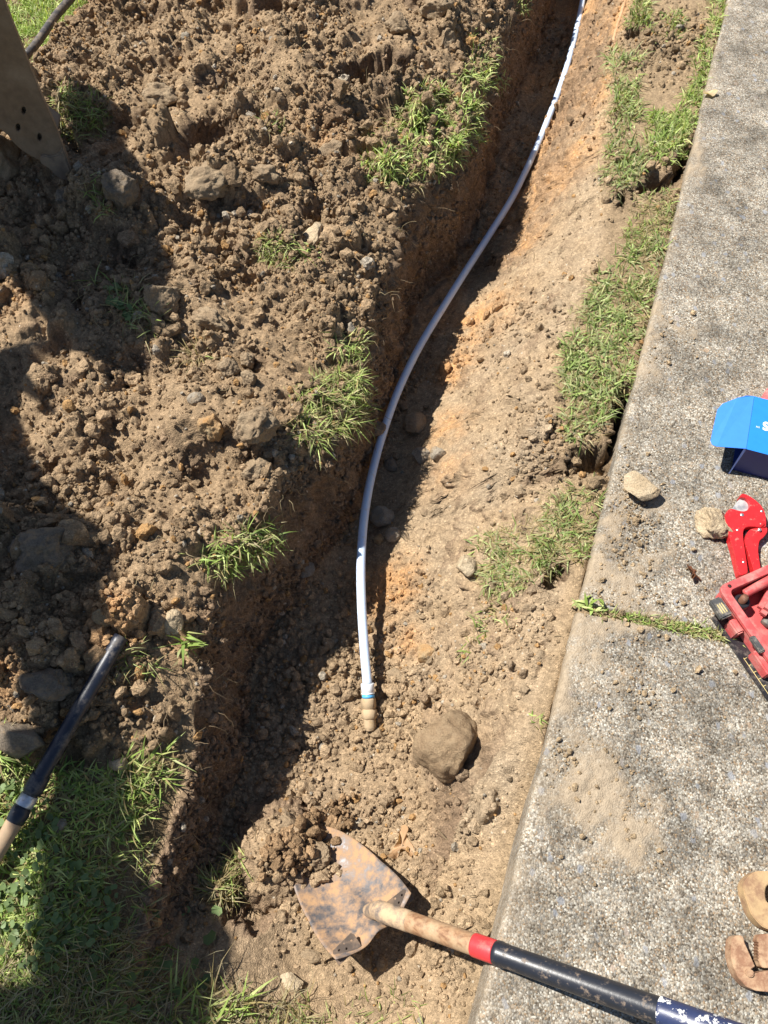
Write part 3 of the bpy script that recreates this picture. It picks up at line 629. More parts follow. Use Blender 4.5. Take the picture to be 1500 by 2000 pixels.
ST = [('stone', 812, 834, 26, 24, .028, M_brown, 'smooth brown stone alone in the trench shadow right of the pipe', 'stone', 21, 2, .12),
 ('stone', 824, 893, 21, 17, .018, M_grey, 'left of two pale grey stones side by side on the trench floor', 'stone', 22, 3, .12),
 ('stone', 857, 889, 17, 16, .016, M_grey, 'right of two pale grey stones side by side on the trench floor', 'stone', 23, 3, .14),
 ('stone', 746, 1014, 24, 23, .024, M_grey, 'grey stone touching the right side of the pipe in the shade', 'stone', 24, 3, .12),
 ('stone', 768, 1047, 16, 16, .018, M_grey, 'small rounded speckled stone just below the grey stone by the pipe', 'stone', 25, 2, .12),
 ('stone', 742, 1056, 12, 11, .010, M_orange, 'small flat orange brown stone against the pipe', 'stone', 26, 6, .1),
 ('stone', 913, 1110, 29, 27, .028, M_tan, 'tan rough stone half buried left of the small turf patch', 'stone', 27, 5, .15),
 ('stone', 831, 1279, 24, 19, .022, M_orange, 'orange angular stone right of the pipe end', 'stone', 28, 8, .1),
 ('stone', 597, 1117, 17, 20, .016, M_grey, 'grey stone in shade at the foot of the left trench wall', 'stone', 29, 6, .1),
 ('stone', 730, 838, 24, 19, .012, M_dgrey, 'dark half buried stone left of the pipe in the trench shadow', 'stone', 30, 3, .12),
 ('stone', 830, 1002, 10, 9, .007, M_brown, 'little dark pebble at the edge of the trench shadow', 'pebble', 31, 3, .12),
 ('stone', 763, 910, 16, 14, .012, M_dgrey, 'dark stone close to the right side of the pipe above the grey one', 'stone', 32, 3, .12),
 ('stone', 340, 1219, 20, 26, .024, M_tan, 'smooth pale tan stone above the end of the black pipe', 'stone', 33, 2, .12),
 ('stone', 204, 1209, 18, 20, .022, M_orange, 'rounded orange brown stone left of the black pipe end', 'stone', 34, 2, .14),
 ('stone', 308, 1203, 17, 16, .018, M_brown, 'brown stone beside the smooth pale tan stone', 'stone', 35, 3, .14),
 ('stone', 613, 468, 24, 30, .030, M_tan, 'light tan upright stone in the spoil beside green blades', 'stone', 36, 5, .16),
 ('stone', 384, 783, 17, 15, .016, M_grey, 'pale grey stone on the lit spoil heap', 'stone', 37, 3, .12),
 ('clod', 419, 840, 27, 30, .032, M_orange, 'yellow brown angular clod in the middle of the spoil heap', 'clod', 38, 6, .15),
 ('clod', 497, 835, 42, 44, .040, M_brown, 'big brown earth clod right of the yellow brown one', 'clod', 39, 4, .22),
 ('clod', 445, 726, 21, 20, .024, M_tan, 'round tan clod left of two smaller clods on the heap', 'clod', 40, 4, .18),
 ('clod', 482, 708, 17, 17, .02, M_brown, 'upper of two small brown clods on the heap', 'clod', 41, 4, .18),
 ('clod', 488, 742, 16, 15, .018, M_brown, 'lower of two small brown clods on the heap', 'clod', 42, 4, .18),
 ('clod', 405, 372, 52, 36, .040, M_brown, 'long flat crumbly sod clod in the upper spoil heap', 'clod', 43, 4, .22),
 ('clod', 640, 305, 34, 24, .030, M_brown, 'brown clod just left of the big grass patch', 'clod', 44, 6, .2),
 ('clod', 515, 345, 30, 22, .026, M_brown, 'tan brown clod lower left of the big grass patch', 'clod', 45, 6, .2),
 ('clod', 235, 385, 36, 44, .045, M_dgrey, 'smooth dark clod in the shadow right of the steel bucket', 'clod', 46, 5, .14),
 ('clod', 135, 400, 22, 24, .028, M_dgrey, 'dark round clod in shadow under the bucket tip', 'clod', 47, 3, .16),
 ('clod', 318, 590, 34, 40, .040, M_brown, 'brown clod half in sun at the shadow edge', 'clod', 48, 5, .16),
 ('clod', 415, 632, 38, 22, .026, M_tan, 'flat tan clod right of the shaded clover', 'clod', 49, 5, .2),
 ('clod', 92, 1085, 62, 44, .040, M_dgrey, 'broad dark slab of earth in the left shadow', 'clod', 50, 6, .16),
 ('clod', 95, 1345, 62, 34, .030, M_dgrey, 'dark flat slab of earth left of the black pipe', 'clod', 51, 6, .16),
 ('clod', 872, 85, 18, 20, .03, M_brown, 'dark brown clod at the upper right of the heap', 'clod', 52, 5, .2),
 ('clod', 505, 925, 30, 28, .028, M_tan, 'tan clod at the rim above the small weeds', 'clod', 53, 4, .22),
 ('clod', 780, 1325, 26, 14, .014, M_brown, 'reddish brown flat clod right of the pipe end', 'clod', 55, 4, .14),
 ('clod', 563, 1608, 24, 18, .022, M_brown, 'brown clod above the soil on the shovel blade', 'clod', 56, 5, .14),
 ('clod', 622, 1672, 24, 22, .022, M_brown, 'dark brown clod at the buried end of the shovel blade', 'clod', 57, 4, .24),
 ('clod', 1030, 848, 22, 16, .016, M_tan, 'tan clod on the right bank left of the turf', 'clod', 58, 5, .18),
 ('clod', 1065, 935, 34, 16, .014, M_tan, 'cracked flat tan clod below the turf strip', 'clod', 59, 4, .2),
 ('stone', 232, 1490, 20, 16, .016, M_tan, 'small tan stone right of the black pipe', 'stone', 60, 6, .12),
 ('stone', 118, 1612, 13, 12, .012, M_grey, 'pale whitish stone lying in the shaded grass', 'stone', 61, 4, .2),
 ('stone', 608, 1868, 22, 13, .012, M_brown, 'brown stone at the corner of the shovel blade', 'stone', 62, 5, .14),
 ('stone', 570, 1918, 24, 16, .010, M_tan, 'buried pale tan stone below the shovel blade', 'stone', 63, 3, .14),
 ('clod', 15, 330, 38, 45, .06, M_brown, 'brown lump of earth in shadow beneath the bucket', 'clod', 64, 4, .16),
 ('clod', 850, 20, 30, 26, .03, M_brown, 'brown clod at the top edge of the heap', 'clod', 65, 4, .2),
 ('clod', 780, 60, 26, 20, .03, M_brown, 'brown clod above the dark hollow', 'clod', 66, 4, .2),
 ('clod', 315, 195, 40, 26, .03, M_brown, 'long clod with dry roots right of the bucket', 'clod', 67, 4, .24),
 ('stone', 1158, 920, 22, 18, .02, M_orange, 'orange earth lump in the gap under the turf strip', 'clod', 68, 4, .2)]
for nm, px, py, rx, ry, hz, mt, lb, ct, sd, fc, rg_ in ST:
    if nm == 'clod' and mt is M_tan: mt = M_brown
    if nm == 'clod': rg_ *= 1.3
    stone(nm, px, py, rx, ry, hz, mt, lb, ct, seed=sd, facets=fc, rough=rg_, rot=random.uniform(-0.6, 0.6), sink=0.3)

# ------------------------------------------------------------------ grass
GREENS = np.array([[.12, .185, .05], [.17, .25, .07], [.22, .31, .095], [.31, .38, .17], [.21, .24, .12], [.28, .32, .14]])
GREENS = GREENS * np.array([1.25, 1.18, 1.0])
DRY = np.array([[.36, .29, .13], [.28, .22, .11], [.42, .36, .2]])
def blades(name, pos, L, wd, flatness=0.5, dry=0.15, tint=1.0, droop=None, stuff=True, greens=GREENS):
    n = len(pos); th = rng.uniform(0, 2 * np.pi, n); D = np.stack([np.cos(th), np.sin(th), 0 * th], -1)
    if droop is not None: D = D * 0.75 + np.array(droop); D /= np.linalg.norm(D, axis=1)[:, None] + 1e-9
    Sd = np.stack([-D[:, 1], D[:, 0], 0 * th], -1); tw = rng.uniform(-0.6, 0.6, n)[:, None]
    Sd = Sd * np.cos(tw) + np.array([0, 0, 1.0]) * np.sin(tw)
    ln = L * rng.uniform(0.45, 1.25, n); lean = np.clip(rng.normal(flatness, 0.38, n), 0.02, 1.6); bend = rng.uniform(-0.1, 1.0, n); swy = rng.normal(0, .22, n)
    w = wd * rng.uniform(0.55, 1.3, n); lv = [0, .3, .65, 1.0]; wf = [0.6, 1.0, .7, .06]; V = []
    for t, f in zip(lv, wf):
        a = lean + bend * t * 1.3; c = pos + D * (np.sin(a) * ln * t)[:, None] + np.array([0, 0, 1.0]) * (np.cos(a) * ln * t)[:, None]
        c = c + Sd * (swy * ln * t * t)[:, None]
        V.append(c - Sd * (w * f / 2)[:, None]); V.append(c + Sd * (w * f / 2)[:, None])
    V = np.stack(V, 1); i = np.arange(n)[:, None, None] * 8
    q = np.array([[0, 1, 3, 2], [2, 3, 5, 4], [4, 5, 7, 6]])[None] + i
    c = greens[rng.integers(0, len(greens), n)] * rng.uniform(0.75, 1.25, (n, 1)) * tint
    d = rng.random(n) < dry; c[d] = DRY[rng.integers(0, 3, int(d.sum()))] * rng.uniform(0.7, 1.1, (int(d.sum()), 1))
    cc = np.repeat(c[:, None], 8, 1); cc[:, :2] *= 0.9
    o = mesh_np(name, V.reshape(-1, 3), q.reshape(-1, 4), M_leaf, col=cc.reshape(-1, 3), smooth=True)
    if stuff: o['kind'] = 'stuff'
    return o
def inpoly(x, y, poly):
    r = np.zeros(len(x), bool); p = np.array(poly, float); j = len(p) - 1
    for i in range(len(p)):
        c = ((p[i, 1] > y) != (p[j, 1] > y)) & (x < (p[j, 0] - p[i, 0]) * (y - p[i, 1]) / (p[j, 1] - p[i, 1] + 1e-9) + p[i, 0]); r ^= c; j = i
    return r
def inpix(poly, n, clump=0.35, seed=0, wobble=16):
    p = np.array(poly, float); out = []; k = 0
    while k < n:
        m = n * 3; x = rng.uniform(p[:, 0].min() - 15, p[:, 0].max() + 15, m); y = rng.uniform(p[:, 1].min() - 15, p[:, 1].max() + 15, m)
        wx = wobble * fbm(x, y, sc_=0.03, oct=3, s=seed + 1) * 1.6; wy = wobble * fbm(x, y, sc_=0.03, oct=3, s=seed + 2) * 1.6
        s = inpoly(x + wx, y + wy, poly) & (rng.random(m) < np.clip(0.6 + 1.4 * fbm(x, y, sc_=0.035, oct=3, s=seed + 3) , clump * 0.3, 1))
        out.append(np.stack([x[s], y[s]], 1)); k += int(s.sum())
    o = np.vstack(out)[:n]; return G(o[:, 0], o[:, 1])
SLP = (-0.25, -0.1, -0.05)
def turf(name, poly, n, L, wd, flat=0.8, dry=0.15, tint=1.0, droop=None, seed=0, label=None, cat=None, clump=0.35, z=None, greens=GREENS):
    pos = inpix(poly, n, clump, seed); pos[:, 2] -= 0.002
    o = blades(name, pos, L, wd, flat, dry, tint, droop, stuff=label is None, greens=greens)
    if label: tag(o, label, cat or 'grass', None)
    return o
BLU = GREENS * np.array([1.0, .98, 1.15])
# strip along the path, right of the trench
turf('turf', [(1205, 485), (1302, 470), (1285, 590), (1250, 700), (1215, 790), (1150, 870), (1110, 850), (1088, 720), (1135, 610)], 3600, .038, .0042, 1.0, .20, seed=1, greens=BLU)
turf('turf', [(1195, 100), (1250, 110), (1240, 220), (1265, 300), (1225, 380), (1195, 380), (1182, 300)], 1500, .040, .004, .9, .24, seed=2, greens=BLU)
turf('turf', [(1385, 0), (1425, 0), (1385, 160), (1350, 270), (1325, 320), (1270, 310), (1250, 250), (1330, 210), (1375, 110)], 2600, .036, .0042, .85, .08, seed=3, tint=1.15)
turf('turf', [(1225, 0), (1275, 0), (1260, 50), (1235, 60)], 350, .04, .004, .7, .3, seed=4)
turf('turf', [(1260, 30), (1340, 20), (1330, 60), (1270, 70)], 260, .032, .004, .7, .3, seed=44)
turf('turf', [(1250, 385), (1318, 370), (1305, 470), (1240, 480), (1215, 460)], 650, .032, .003, .8, .5, seed=5)
turf('turf', [(1065, 985), (1172, 945), (1165, 1040), (1120, 1090), (1085, 1110), (1055, 1060)], 850, .034, .0034, .95, .35, seed=6, greens=BLU)
turf('turf', [(940, 1035), (1010, 1030), (1075, 1060), (1080, 1130), (1030, 1150), (1000, 1190), (960, 1150), (930, 1090)], 800, .032, .0034, .95, .3, seed=7, greens=BLU)
turf('turf', [(955, 1150), (1010, 1160), (1000, 1240), (960, 1240), (920, 1290), (900, 1270)], 120, .03, .003, .8, .35, seed=8)
# left rim
turf('turf', [(725, 300), (790, 180), (830, 150), (900, 165), (925, 60), (965, 70), (985, 140), (945, 215), (935, 270), (900, 320), (840, 330), (760, 370), (708, 335)], 3800, .038, .0042, .85, .16, seed=9, tint=1.35)
turf('turf', [(1000, 0), (1030, 0), (1020, 20), (1005, 30)], 120, .035, .003, .7, .3, seed=10)
# lawns
turf('grass', [(-60, -60), (230, -60), (190, 20), (145, 85), (60, 130), (20, 40)], 9000, .026, .0034, .6, .06, seed=11, tint=1.35)
turf('grass', [(-60, 1400), (35, 1470), (100, 1500), (200, 1500), (290, 1560), (205, 1720), (190, 1850), (60, 1900), (-60, 1900)], 5200, .036, .0034, .85, .22, seed=12, tint=1.3)
turf('grass', [(-60, 1830), (200, 1800), (300, 1900), (430, 1960), (620, 1990), (650, 2060), (-60, 2060)], 3000, .050, .0022, 1.05, .70, seed=13)
turf('grass', [(-60, 1880), (150, 1860), (330, 1960), (330, 2060), (-60, 2060)], 1300, .034, .003, .95, .3, seed=15)
turf('grass', [(170, 1640), (260, 1600), (300, 1700), (330, 1900), (200, 1880)], 420, .04, .0022, 1.1, .6, seed=16)
turf('grass', [(560, 1950), (800, 1940), (860, 2050), (560, 2050)], 200, .034, .0022, .8, .5, seed=14)
turf('grass', [(-200, 1380), (-40, 1380), (-40, 2060), (-200, 2060)], 2200, .040, .0036, .75, .12, seed=12, tint=1.2)
for k_, (poly, n_) in enumerate([([(1205, 485), (1302, 470), (1285, 590), (1250, 700), (1215, 790), (1150, 870), (1110, 850), (1085, 720), (1130, 610)], 2600), ([(1190, 100), (1250, 110), (1240, 220), (1265, 300), (1225, 385), (1190, 380), (1178, 300)], 1100),
        ([(720, 310), (790, 180), (830, 150), (900, 165), (925, 60), (965, 70), (990, 140), (950, 215), (940, 270), (905, 325), (840, 345), (760, 385), (700, 345)], 2400), ([(1055, 985), (1172, 945), (1165, 1040), (1085, 1120), (1030, 1150), (1000, 1195), (950, 1160), (925, 1090), (940, 1035), (1010, 1030)], 1300),
        ([(1250, 380), (1318, 370), (1305, 470), (1240, 480), (1210, 460)], 500), ([(1385, 0), (1425, 0), (1385, 160), (1330, 320), (1270, 310), (1250, 250), (1330, 210)], 900)]):
    pos = inpix(poly, n_, .6, 90 + k_, 22); o = blades('thatch', pos, .030, .0015, 1.35, .97); o['kind'] = 'stuff'
# tufts that stand alone
TF = [([(520, 465), (556, 465), (562, 530), (525, 530)], 420, .034, .0024, .45, 'pale yellow green tuft on the spoil near the light stone'),
 ([(565, 800), (600, 750), (680, 715), (720, 760), (710, 830), (640, 860), (570, 850)], 1500, .046, .0026, .4, 'bushy half dry tuft hanging over the middle of the trench rim'),
 ([(640, 640), (700, 650), (710, 720), (650, 710)], 260, .04, .0026, .3, 'thin green tuft just above the bushy half dry one'),
 ([(385, 1090), (430, 1050), (520, 1010), (545, 1060), (500, 1100), (440, 1130), (400, 1120)], 520, .042, .003, .35, 'loose weedy tuft at the rim left of the lower pipe'),
 ([(215, 1530), (260, 1480), (330, 1470), (330, 1530), (270, 1580), (250, 1620)], 420, .05, .003, .4, 'sunlit pale tuft at the rim right of the black pipe'),
 ([(390, 1720), (420, 1680), (475, 1665), (480, 1740), (430, 1770)], 420, .05, .0024, .7, 'dry straw tuft at the trench bottom left of the shovel'),
 ([(110, 170), (165, 175), (215, 215), (200, 260), (130, 270), (90, 230)], 700, .05, .003, .4, 'dusty tuft right beside the steel bucket'),
 ([(160, 340), (220, 370), (230, 430), (190, 420)], 130, .045, .003, .4, 'shaded thin tuft below the bucket tip'),
 ([(170, 545), (240, 555), (330, 630), (290, 660), (230, 600)], 260, .05, .0028, .4, 'shaded grass tangle around the clover on the heap'),
 ([(360, 680), (395, 688), (398, 715), (362, 710)], 120, .06, .0018, .95, 'dry straw tangle on the lit heap'),
 ([(350, 1225), (378, 1230), (375, 1280), (350, 1270)], 26, .045, .006, .05, 'single broad leaved weed right of the black pipe end'),
 ([(225, 1270), (290, 1275), (300, 1320), (235, 1320)], 90, .042, .002, .3, 'thin upright tuft beside the black pipe end'),
 ([(500, 225), (545, 230), (560, 275), (520, 275)], 110, .035, .003, .4, 'small green tuft in the upper spoil heap'),
 ([(592, 478), (612, 478), (608, 502), (592, 500)], 30, .05, .006, .05, 'bright broad blades beside the light tan stone'),
 ([(330, 1930), (470, 1960), (460, 2000), (330, 2000)], 160, .07, .004, .4, 'long pale blades at the bottom edge of the picture'),
 ([(610, 1725), (655, 1720), (650, 1755), (620, 1755)], 60, .03, .002, .7, 'tiny dry tuft on the shovel blade'),
 ([(1200, 175), (1240, 150), (1250, 220), (1210, 240)], 160, .045, .004, .3, 'upright grey green tuft on the right bank near the top'),
 ([(1048, 1385), (1066, 1385), (1064, 1412), (1048, 1412)], 30, .02, .003, .2, 'few tiny weeds on the bank beside the concrete')]
for k, (poly, n_, L, wd, dry, lb) in enumerate(TF):
    turf('grass_tuft', poly, n_, L * 1.05, wd, .95, dry, 1.2, seed=30 + k, label=lb, cat='grass tuft', clump=3.0)
# joint weeds
jtw = np.concatenate([rng.uniform(0.03, 0.34, 900)]); s_ = sj + 0.13 * jtw + rng.normal(0, 0.006, len(jtw)) * (0.6 + 2 * jtw)
jp = np.stack([eA[0] + UE[0] * s_ + NT[0] * jtw, eA[1] + UE[1] * s_ + NT[1] * jtw, 0 * s_ - 0.002], -1)
keep = rng.random(len(jtw)) < np.where(jtw > 0.09, 0.9, 0.25)
o = blades('grass_tuft', jp[keep], .020, .0026, .8, .4, 1.0, stuff=False); tag(o, 'row of small grass growing in the joint of the concrete', 'grass')
jp2 = W(rng.normal(1155, 14, 14), rng.normal(1180, 10, 14), 0.0)
o = blades('weed', jp2, .03, .007, .9, .0, 1.2, stuff=False); tag(o, 'small green sprig at the path edge by the joint', 'weed')

# clover and broad leaves
def leaves(name, pos, r, tint=1.0, label=None, col_=None):
    n = len(pos); a = np.linspace(0, 2 * np.pi, 9)[:-1]; k = np.array([.55, 1, 1.05, .95, .7, .95, 1.05, 1.0])
    V = np.stack([np.cos(a) * k, np.sin(a) * k, 0.12 * np.abs(np.sin(a))], -1); V = np.vstack([V, [[0, 0, -.05]]])
    th = rng.uniform(0, 6.28, n); tl = rng.uniform(-.5, .5, (n, 2)); rr = r * rng.uniform(.6, 1.3, n)
    x = V[None, :, 0] * np.cos(th)[:, None] - V[None, :, 1] * np.sin(th)[:, None]; y = V[None, :, 0] * np.sin(th)[:, None] + V[None, :, 1] * np.cos(th)[:, None]
    z = V[None, :, 2] + tl[:, :1] * x + tl[:, 1:] * y
    P = np.stack([x, y, z], -1) * rr[:, None, None] + pos[:, None]
    f = np.array([[8, i, (i + 1) % 8] for i in range(8)])[None] + (np.arange(n) * 9)[:, None, None]
    base = np.array(col_ if col_ is not None else (.13, .185, .07)); c = base * rng.uniform(.7, 1.4, (n, 1)) * tint
    o = mesh_np(name, P.reshape(-1, 3), f.reshape(-1, 3), M_leaf, col=np.repeat(c, 9, 0))
    if label: tag(o, label, 'weed')
    else: o['kind'] = 'stuff'
    return o
p = inpix([(-40, 1500), (110, 1560), (110, 1650), (200, 1700), (260, 1760), (180, 1900), (60, 1900), (-40, 1800)], 620, .3, 70); p[:, 2] += rng.uniform(.008, .03, len(p)); leaves('clover', p[:330], .0060)
p = inpix([(205, 570), (245, 570), (260, 620), (215, 610)], 26, .8, 71); p[:, 2] += rng.uniform(.005, .02, len(p)); leaves('clover', p, .010, label='shaded clump of clover on the left of the heap')
p = G(rng.uniform(140, 430, 26), rng.uniform(1690, 1980, 26)); p[:, 2] += rng.uniform(.01, .03, 26); leaves('ground_ivy', p, .011)
# roots and straws
def strands(name, n, sampler, L, r, colr, hang=0.0, kind='stuff'):
    Vs, Fs, Cs = [], [], []; off = 0
    P = sampler(n)
    for k in range(n):
        m = 6; d = rng.normal(size=3); d[2] = abs(d[2]) * 0.5 - hang; d /= np.linalg.norm(d); pts = [P[k]]
        st = L * rng.uniform(.4, 1.3) / m
        for _ in range(m): d = d + rng.normal(size=3) * 0.38; d[2] -= 0.12 + hang * 0.2; d /= np.linalg.norm(d); q = pts[-1] + d * st; q[2] = max(q[2], float(zat(q[0], q[1])) + 0.002) if hang < 0.2 else q[2]; pts.append(q)
        V, fs = tube_geo(np.array(pts), np.linspace(r, r * .4, m + 1) * rng.uniform(.6, 1.3), 4, False, off)
        Vs.append(V); Fs.append(fs[0]); off += len(V); Cs.append(np.tile(np.array(colr) * rng.uniform(.6, 1.2), (len(V), 1)))
    o = mesh_np(name, np.vstack(Vs), np.vstack(Fs), M_leaf, col=np.vstack(Cs)); o['kind'] = kind
    return o
def samp_dens(D):
    def f(n):
        i = pick(n, D); p = flatS[i].copy(); p[:, 2] += 0.002; return p
    return f
rimw = np.exp(-((flatS[:, 0] - np.interp(flatS[:, 1], gy, xr)) / 0.035) ** 2) * (flatS[:, 1] > -0.1)
strands('roots', 900, samp_dens(rimw), .06, .0008, (.34, .25, .15), hang=0.35)
strands('straw', 420, samp_dens(fld(SPOIL * (0.3 + gmod)).ravel() * area_w), .05, .0008, (.42, .34, .2))
strands('straw', 110, samp_dens((fld(SLOPE) + fld(STRIP) + fld(FLOOR)).ravel()), .04, .0008, (.36, .28, .17))
strands('straw', 260, lambda n: inpix([(-20, 1850), (200, 1780), (440, 1900), (620, 1980), (600, 2040), (-20, 2040)], n, .5, 80) + np.array([0, 0, .01]), .08, .0009, (.40, .35, .22))

# ------------------------------------------------------------------ objects: more helpers
def unit(v): v = np.asarray(v, float); return v / np.linalg.norm(v)
def lathe(name, A, B, prof, mat, parent=None, seg=24, **k):
    """profile of (distance from A along AB in metres, radius)"""
    A = np.asarray(A, float); T = unit(np.asarray(B, float) - A); up = np.array([0, 0, 1.0]) if abs(T[2]) < .9 else np.array([1.0, 0, 0])
    N = unit(np.cross(T, up)); Bn = np.cross(T, N); a = np.linspace(0, 2 * np.pi, seg, endpoint=False); pr = np.array(prof, float)
    V = A + pr[:, 0][:, None, None] * T + pr[:, 1][:, None, None] * (N * np.cos(a)[:, None] + Bn * np.sin(a)[:, None])[None]
    i = np.arange(len(pr) * seg).reshape(len(pr), seg); j = np.roll(i, -1, 1)
    Q = np.stack([i[:-1].ravel(), j[:-1].ravel(), j[1:].ravel(), i[1:].ravel()], 1)
    return mesh_np(name, V.reshape(-1, 3), Q, mat, parent, **k)
def Wp(pts, z): return [tuple(W(p[0], p[1], z)[:2]) for p in pts]
def Wc(pts, z, s, ox, oy): return [tuple(W(ox + p[0] / s, oy + p[1] / s, z)[:2]) for p in pts]
def plate(name, outer, holes, z0, z1, mat, parent=None, bevel=0.0012, M=None):
    bm = bmesh.new(); es = []
    for loop in [outer] + list(holes):
        v = [bm.verts.new((p[0], p[1], z0)) for p in loop]
        es += [bm.edges.new((v[i], v[(i + 1) % len(v)])) for i in range(len(v))]
    bmesh.ops.triangle_fill(bm, use_beauty=True, use_dissolve=False, edges=es)
    r = bmesh.ops.extrude_face_region(bm, geom=list(bm.faces))
    bmesh.ops.translate(bm, verts=[g for g in r['geom'] if isinstance(g, bmesh.types.BMVert)], vec=(0, 0, z1 - z0))
    bmesh.ops.recalc_face_normals(bm, faces=bm.faces)
    if bevel:
        e2 = [e for e in bm.edges if len(e.link_faces) == 2 and e.calc_face_angle(0) > R(25)]
        bmesh.ops.bevel(bm, geom=e2, offset=bevel, segments=2, affect='EDGES', clamp_overlap=True)
    if M is not None: bmesh.ops.transform(bm, matrix=M, verts=bm.verts)
    return bm_obj(name, bm, mat, parent, smooth=True, sharp=50)
def sheet(name, pts, t, mat, parent=None):
    bm = bmesh.new(); v = [bm.verts.new(p) for p in pts]; f = bm.faces.new(v); f.normal_update(); n_ = f.normal.copy()
    r = bmesh.ops.extrude_face_region(bm, geom=[f]); bmesh.ops.translate(bm, verts=[g for g in r['geom'] if isinstance(g, bmesh.types.BMVert)], vec=-n_ * t)
    return bm_obj(name, bm, mat, parent)
def ring(cx, cy, r, n=14): return [(cx + r * math.cos(2 * math.pi * i / n), cy + r * math.sin(2 * math.pi * i / n)) for i in range(n)]
def frameM(o, ax, ay):
    ax = unit(ax); az = unit(np.cross(ax, ay)); ay = np.cross(az, ax)
    return Matrix(((ax[0], ay[0], az[0], o[0]), (ax[1], ay[1], az[1], o[1]), (ax[2], ay[2], az[2], o[2]), (0, 0, 0, 1)))
def smooth_poly(pts, n=4):
    p = np.asarray(pts, float); N = len(p); out = []
    for i in range(N):
        a, b, c, d = p[i - 1], p[i], p[(i + 1) % N], p[(i + 2) % N]
        for k in range(n):
            t = k / n; out.append(tuple(0.5 * (2 * b + (c - a) * t + (2 * a - 5 * b + 4 * c - d) * t * t + (3 * b - a - 3 * c + d) * t ** 3)))
    return out

# ------------------------------------------------------------------ water pipe in the trench
def poly_mat():
    m, n, l, p = newmat('translucent_white_pipe'); v = coords(n, l)
    c = mixc(n, l, ramp(n, l, noise(n, l, v, 5, 3, 0.5), [(0.35, 0.0), (0.65, 1.0)]), (0.52, 0.64, 0.88), (0.62, 0.73, 0.91))
    d = ramp(n, l, noise(n, l, v, 60, 5, 0.7), [(0.55, 0.0), (0.78, 0.55)])
    l.new(mixc(n, l, d, c, (0.6, 0.5, 0.38)), p.inputs['Base Color']); p.inputs['Roughness'].default_value = 0.32
    p.inputs['Subsurface Weight'].default_value = 0.35; p.inputs['Subsurface Radius'].default_value = (0.02, 0.024, 0.03); p.inputs['Subsurface Scale'].default_value = 1.0
    return m
M_poly = poly_mat()
M_brass = plain('dusty_brass', (0.40, 0.28, 0.14), 0.55, 0.4, dirt=(0.42, 0.31, 0.19), dlo=0.25, dhi=0.45, bstr=0.4)
M_wring = plain('white_ring', (0.74, 0.76, 0.78), 0.45, dirt=(0.5, 0.42, 0.32), dlo=0.6, dhi=0.75)
M_bring = plain('blue_ring', (0.10, 0.42, 0.78), 0.4)
pts = [(1145, -60, -.300), (1138, -10, -.300), (1128, 50, -.300), (1108, 132, -.295), (1083, 205, -.29), (1050, 285, -.285), (1005, 378, -.275), (960, 452, -.27), (912, 526, -.26), (864, 602, -.25), (817, 682, -.245), (777, 765, -.235), (747, 850, -.225), (725, 932, -.215), (711, 1012, -.205), (705, 1095, -.20), (706, 1175, -.21), (711, 1258, -.225), (718, 1340, -.245)]
pw = catmull([W(a, b, c) for a, b, c in pts], 8)
for k in range(len(pw)): pw[k, 2] = max(pw[k, 2], float(zat(pw[k, 0], pw[k, 1])) + 0.016)
for _ in range(60): pw[1:-1, 2] = (pw[:-2, 2] + pw[1:-1, 2] * 2 + pw[2:, 2]) / 4
for k in range(len(pw) - 10): pw[k, 2] = max(pw[k, 2], float(zat(pw[k, 0], pw[k, 1])) + 0.010)
for _ in range(14): pw[1:-1, 2] = (pw[:-2, 2] + pw[1:-1, 2] * 2 + pw[2:, 2]) / 4
t = thing('water_pipe', 'long translucent white water pipe curving along the trench floor', 'pipe', tuple(pw[-1]))
tube('tube', pw, 0.0107, M_poly, t, 20)
e0, e1 = pw[-1], W(724, 1440, -.292); ax_ = unit(e1 - e0)
cpl = lathe('coupling', e0 + ax_ * .026, e1, [(0, .010), (0, .0150), (.003, .0165), (.021, .0165), (.0225, .0145), (.025, .0145), (.0265, .0175), (.043, .0175), (.045, .0155), (.047, .0125), (.068, .0120), (.072, .0105), (.072, .0)], M_brass, t, 6)
lathe('collar', e0 - ax_ * .006, e1, [(0, .0113), (0, .0146), (.002, .0152), (.018, .0150), (.019, .0138), (.021, .0150), (.023, .0150), (.0235, .0115)], M_wring, t, 28)
lathe('seal_ring', e0 + ax_ * .0172, e1, [(0, .011), (0, .0137), (.008, .0140), (.0085, .011)], M_bring, t, 24)
lathe('thread', e0 + ax_ * .025, e1, [(.04, .0128)] + [(.045 + .002 * k, .0128 if k % 2 else .0136) for k in range(10)] + [(.066, .0128)], M_brass, cpl, 20)

# black pipes on the left
M_blk = plain('black_pipe', (0.014, 0.018, 0.032), 0.42, dirt=(0.20, 0.17, 0.14), dsc=30, dlo=0.50, dhi=0.72, bstr=0.35)
M_tape = plain('silver_tape', (0.55, 0.57, 0.62), 0.35, 0.6, dirt=(0.3, 0.26, 0.2), dlo=0.55, dhi=0.7)
M_tanpipe = plain('dusty_tan_pipe', (0.34, 0.23, 0.14), 0.7, dirt=(0.30, 0.22, 0.14))
a_ = G(237, 1243); a_ = W(237, 1243, a_[2] + .012); b_ = W(28, 1606, .045); L_ = np.linalg.norm(b_ - a_)
t = thing('black_pipe', 'cut black plastic pipe with silver tape lying in the lower left', 'pipe', tuple((a_ + b_) / 2))
mid_ = G(140, 1430); mid_ = (a_ + b_) / 2 + np.array([.001, 0, .004]); pth = catmull([a_, (a_ + mid_) / 2, mid_, b_], 10)
V1, f1 = tube_geo(pth, 0.0135, 24, False); V2, f2 = tube_geo(pth[:12], 0.0108, 24, False, len(V1)); r0 = np.arange(24); r1 = r0 + len(V1)
rimq = np.stack([r0, np.roll(r0, -1), np.roll(r1, -1), r1], 1)
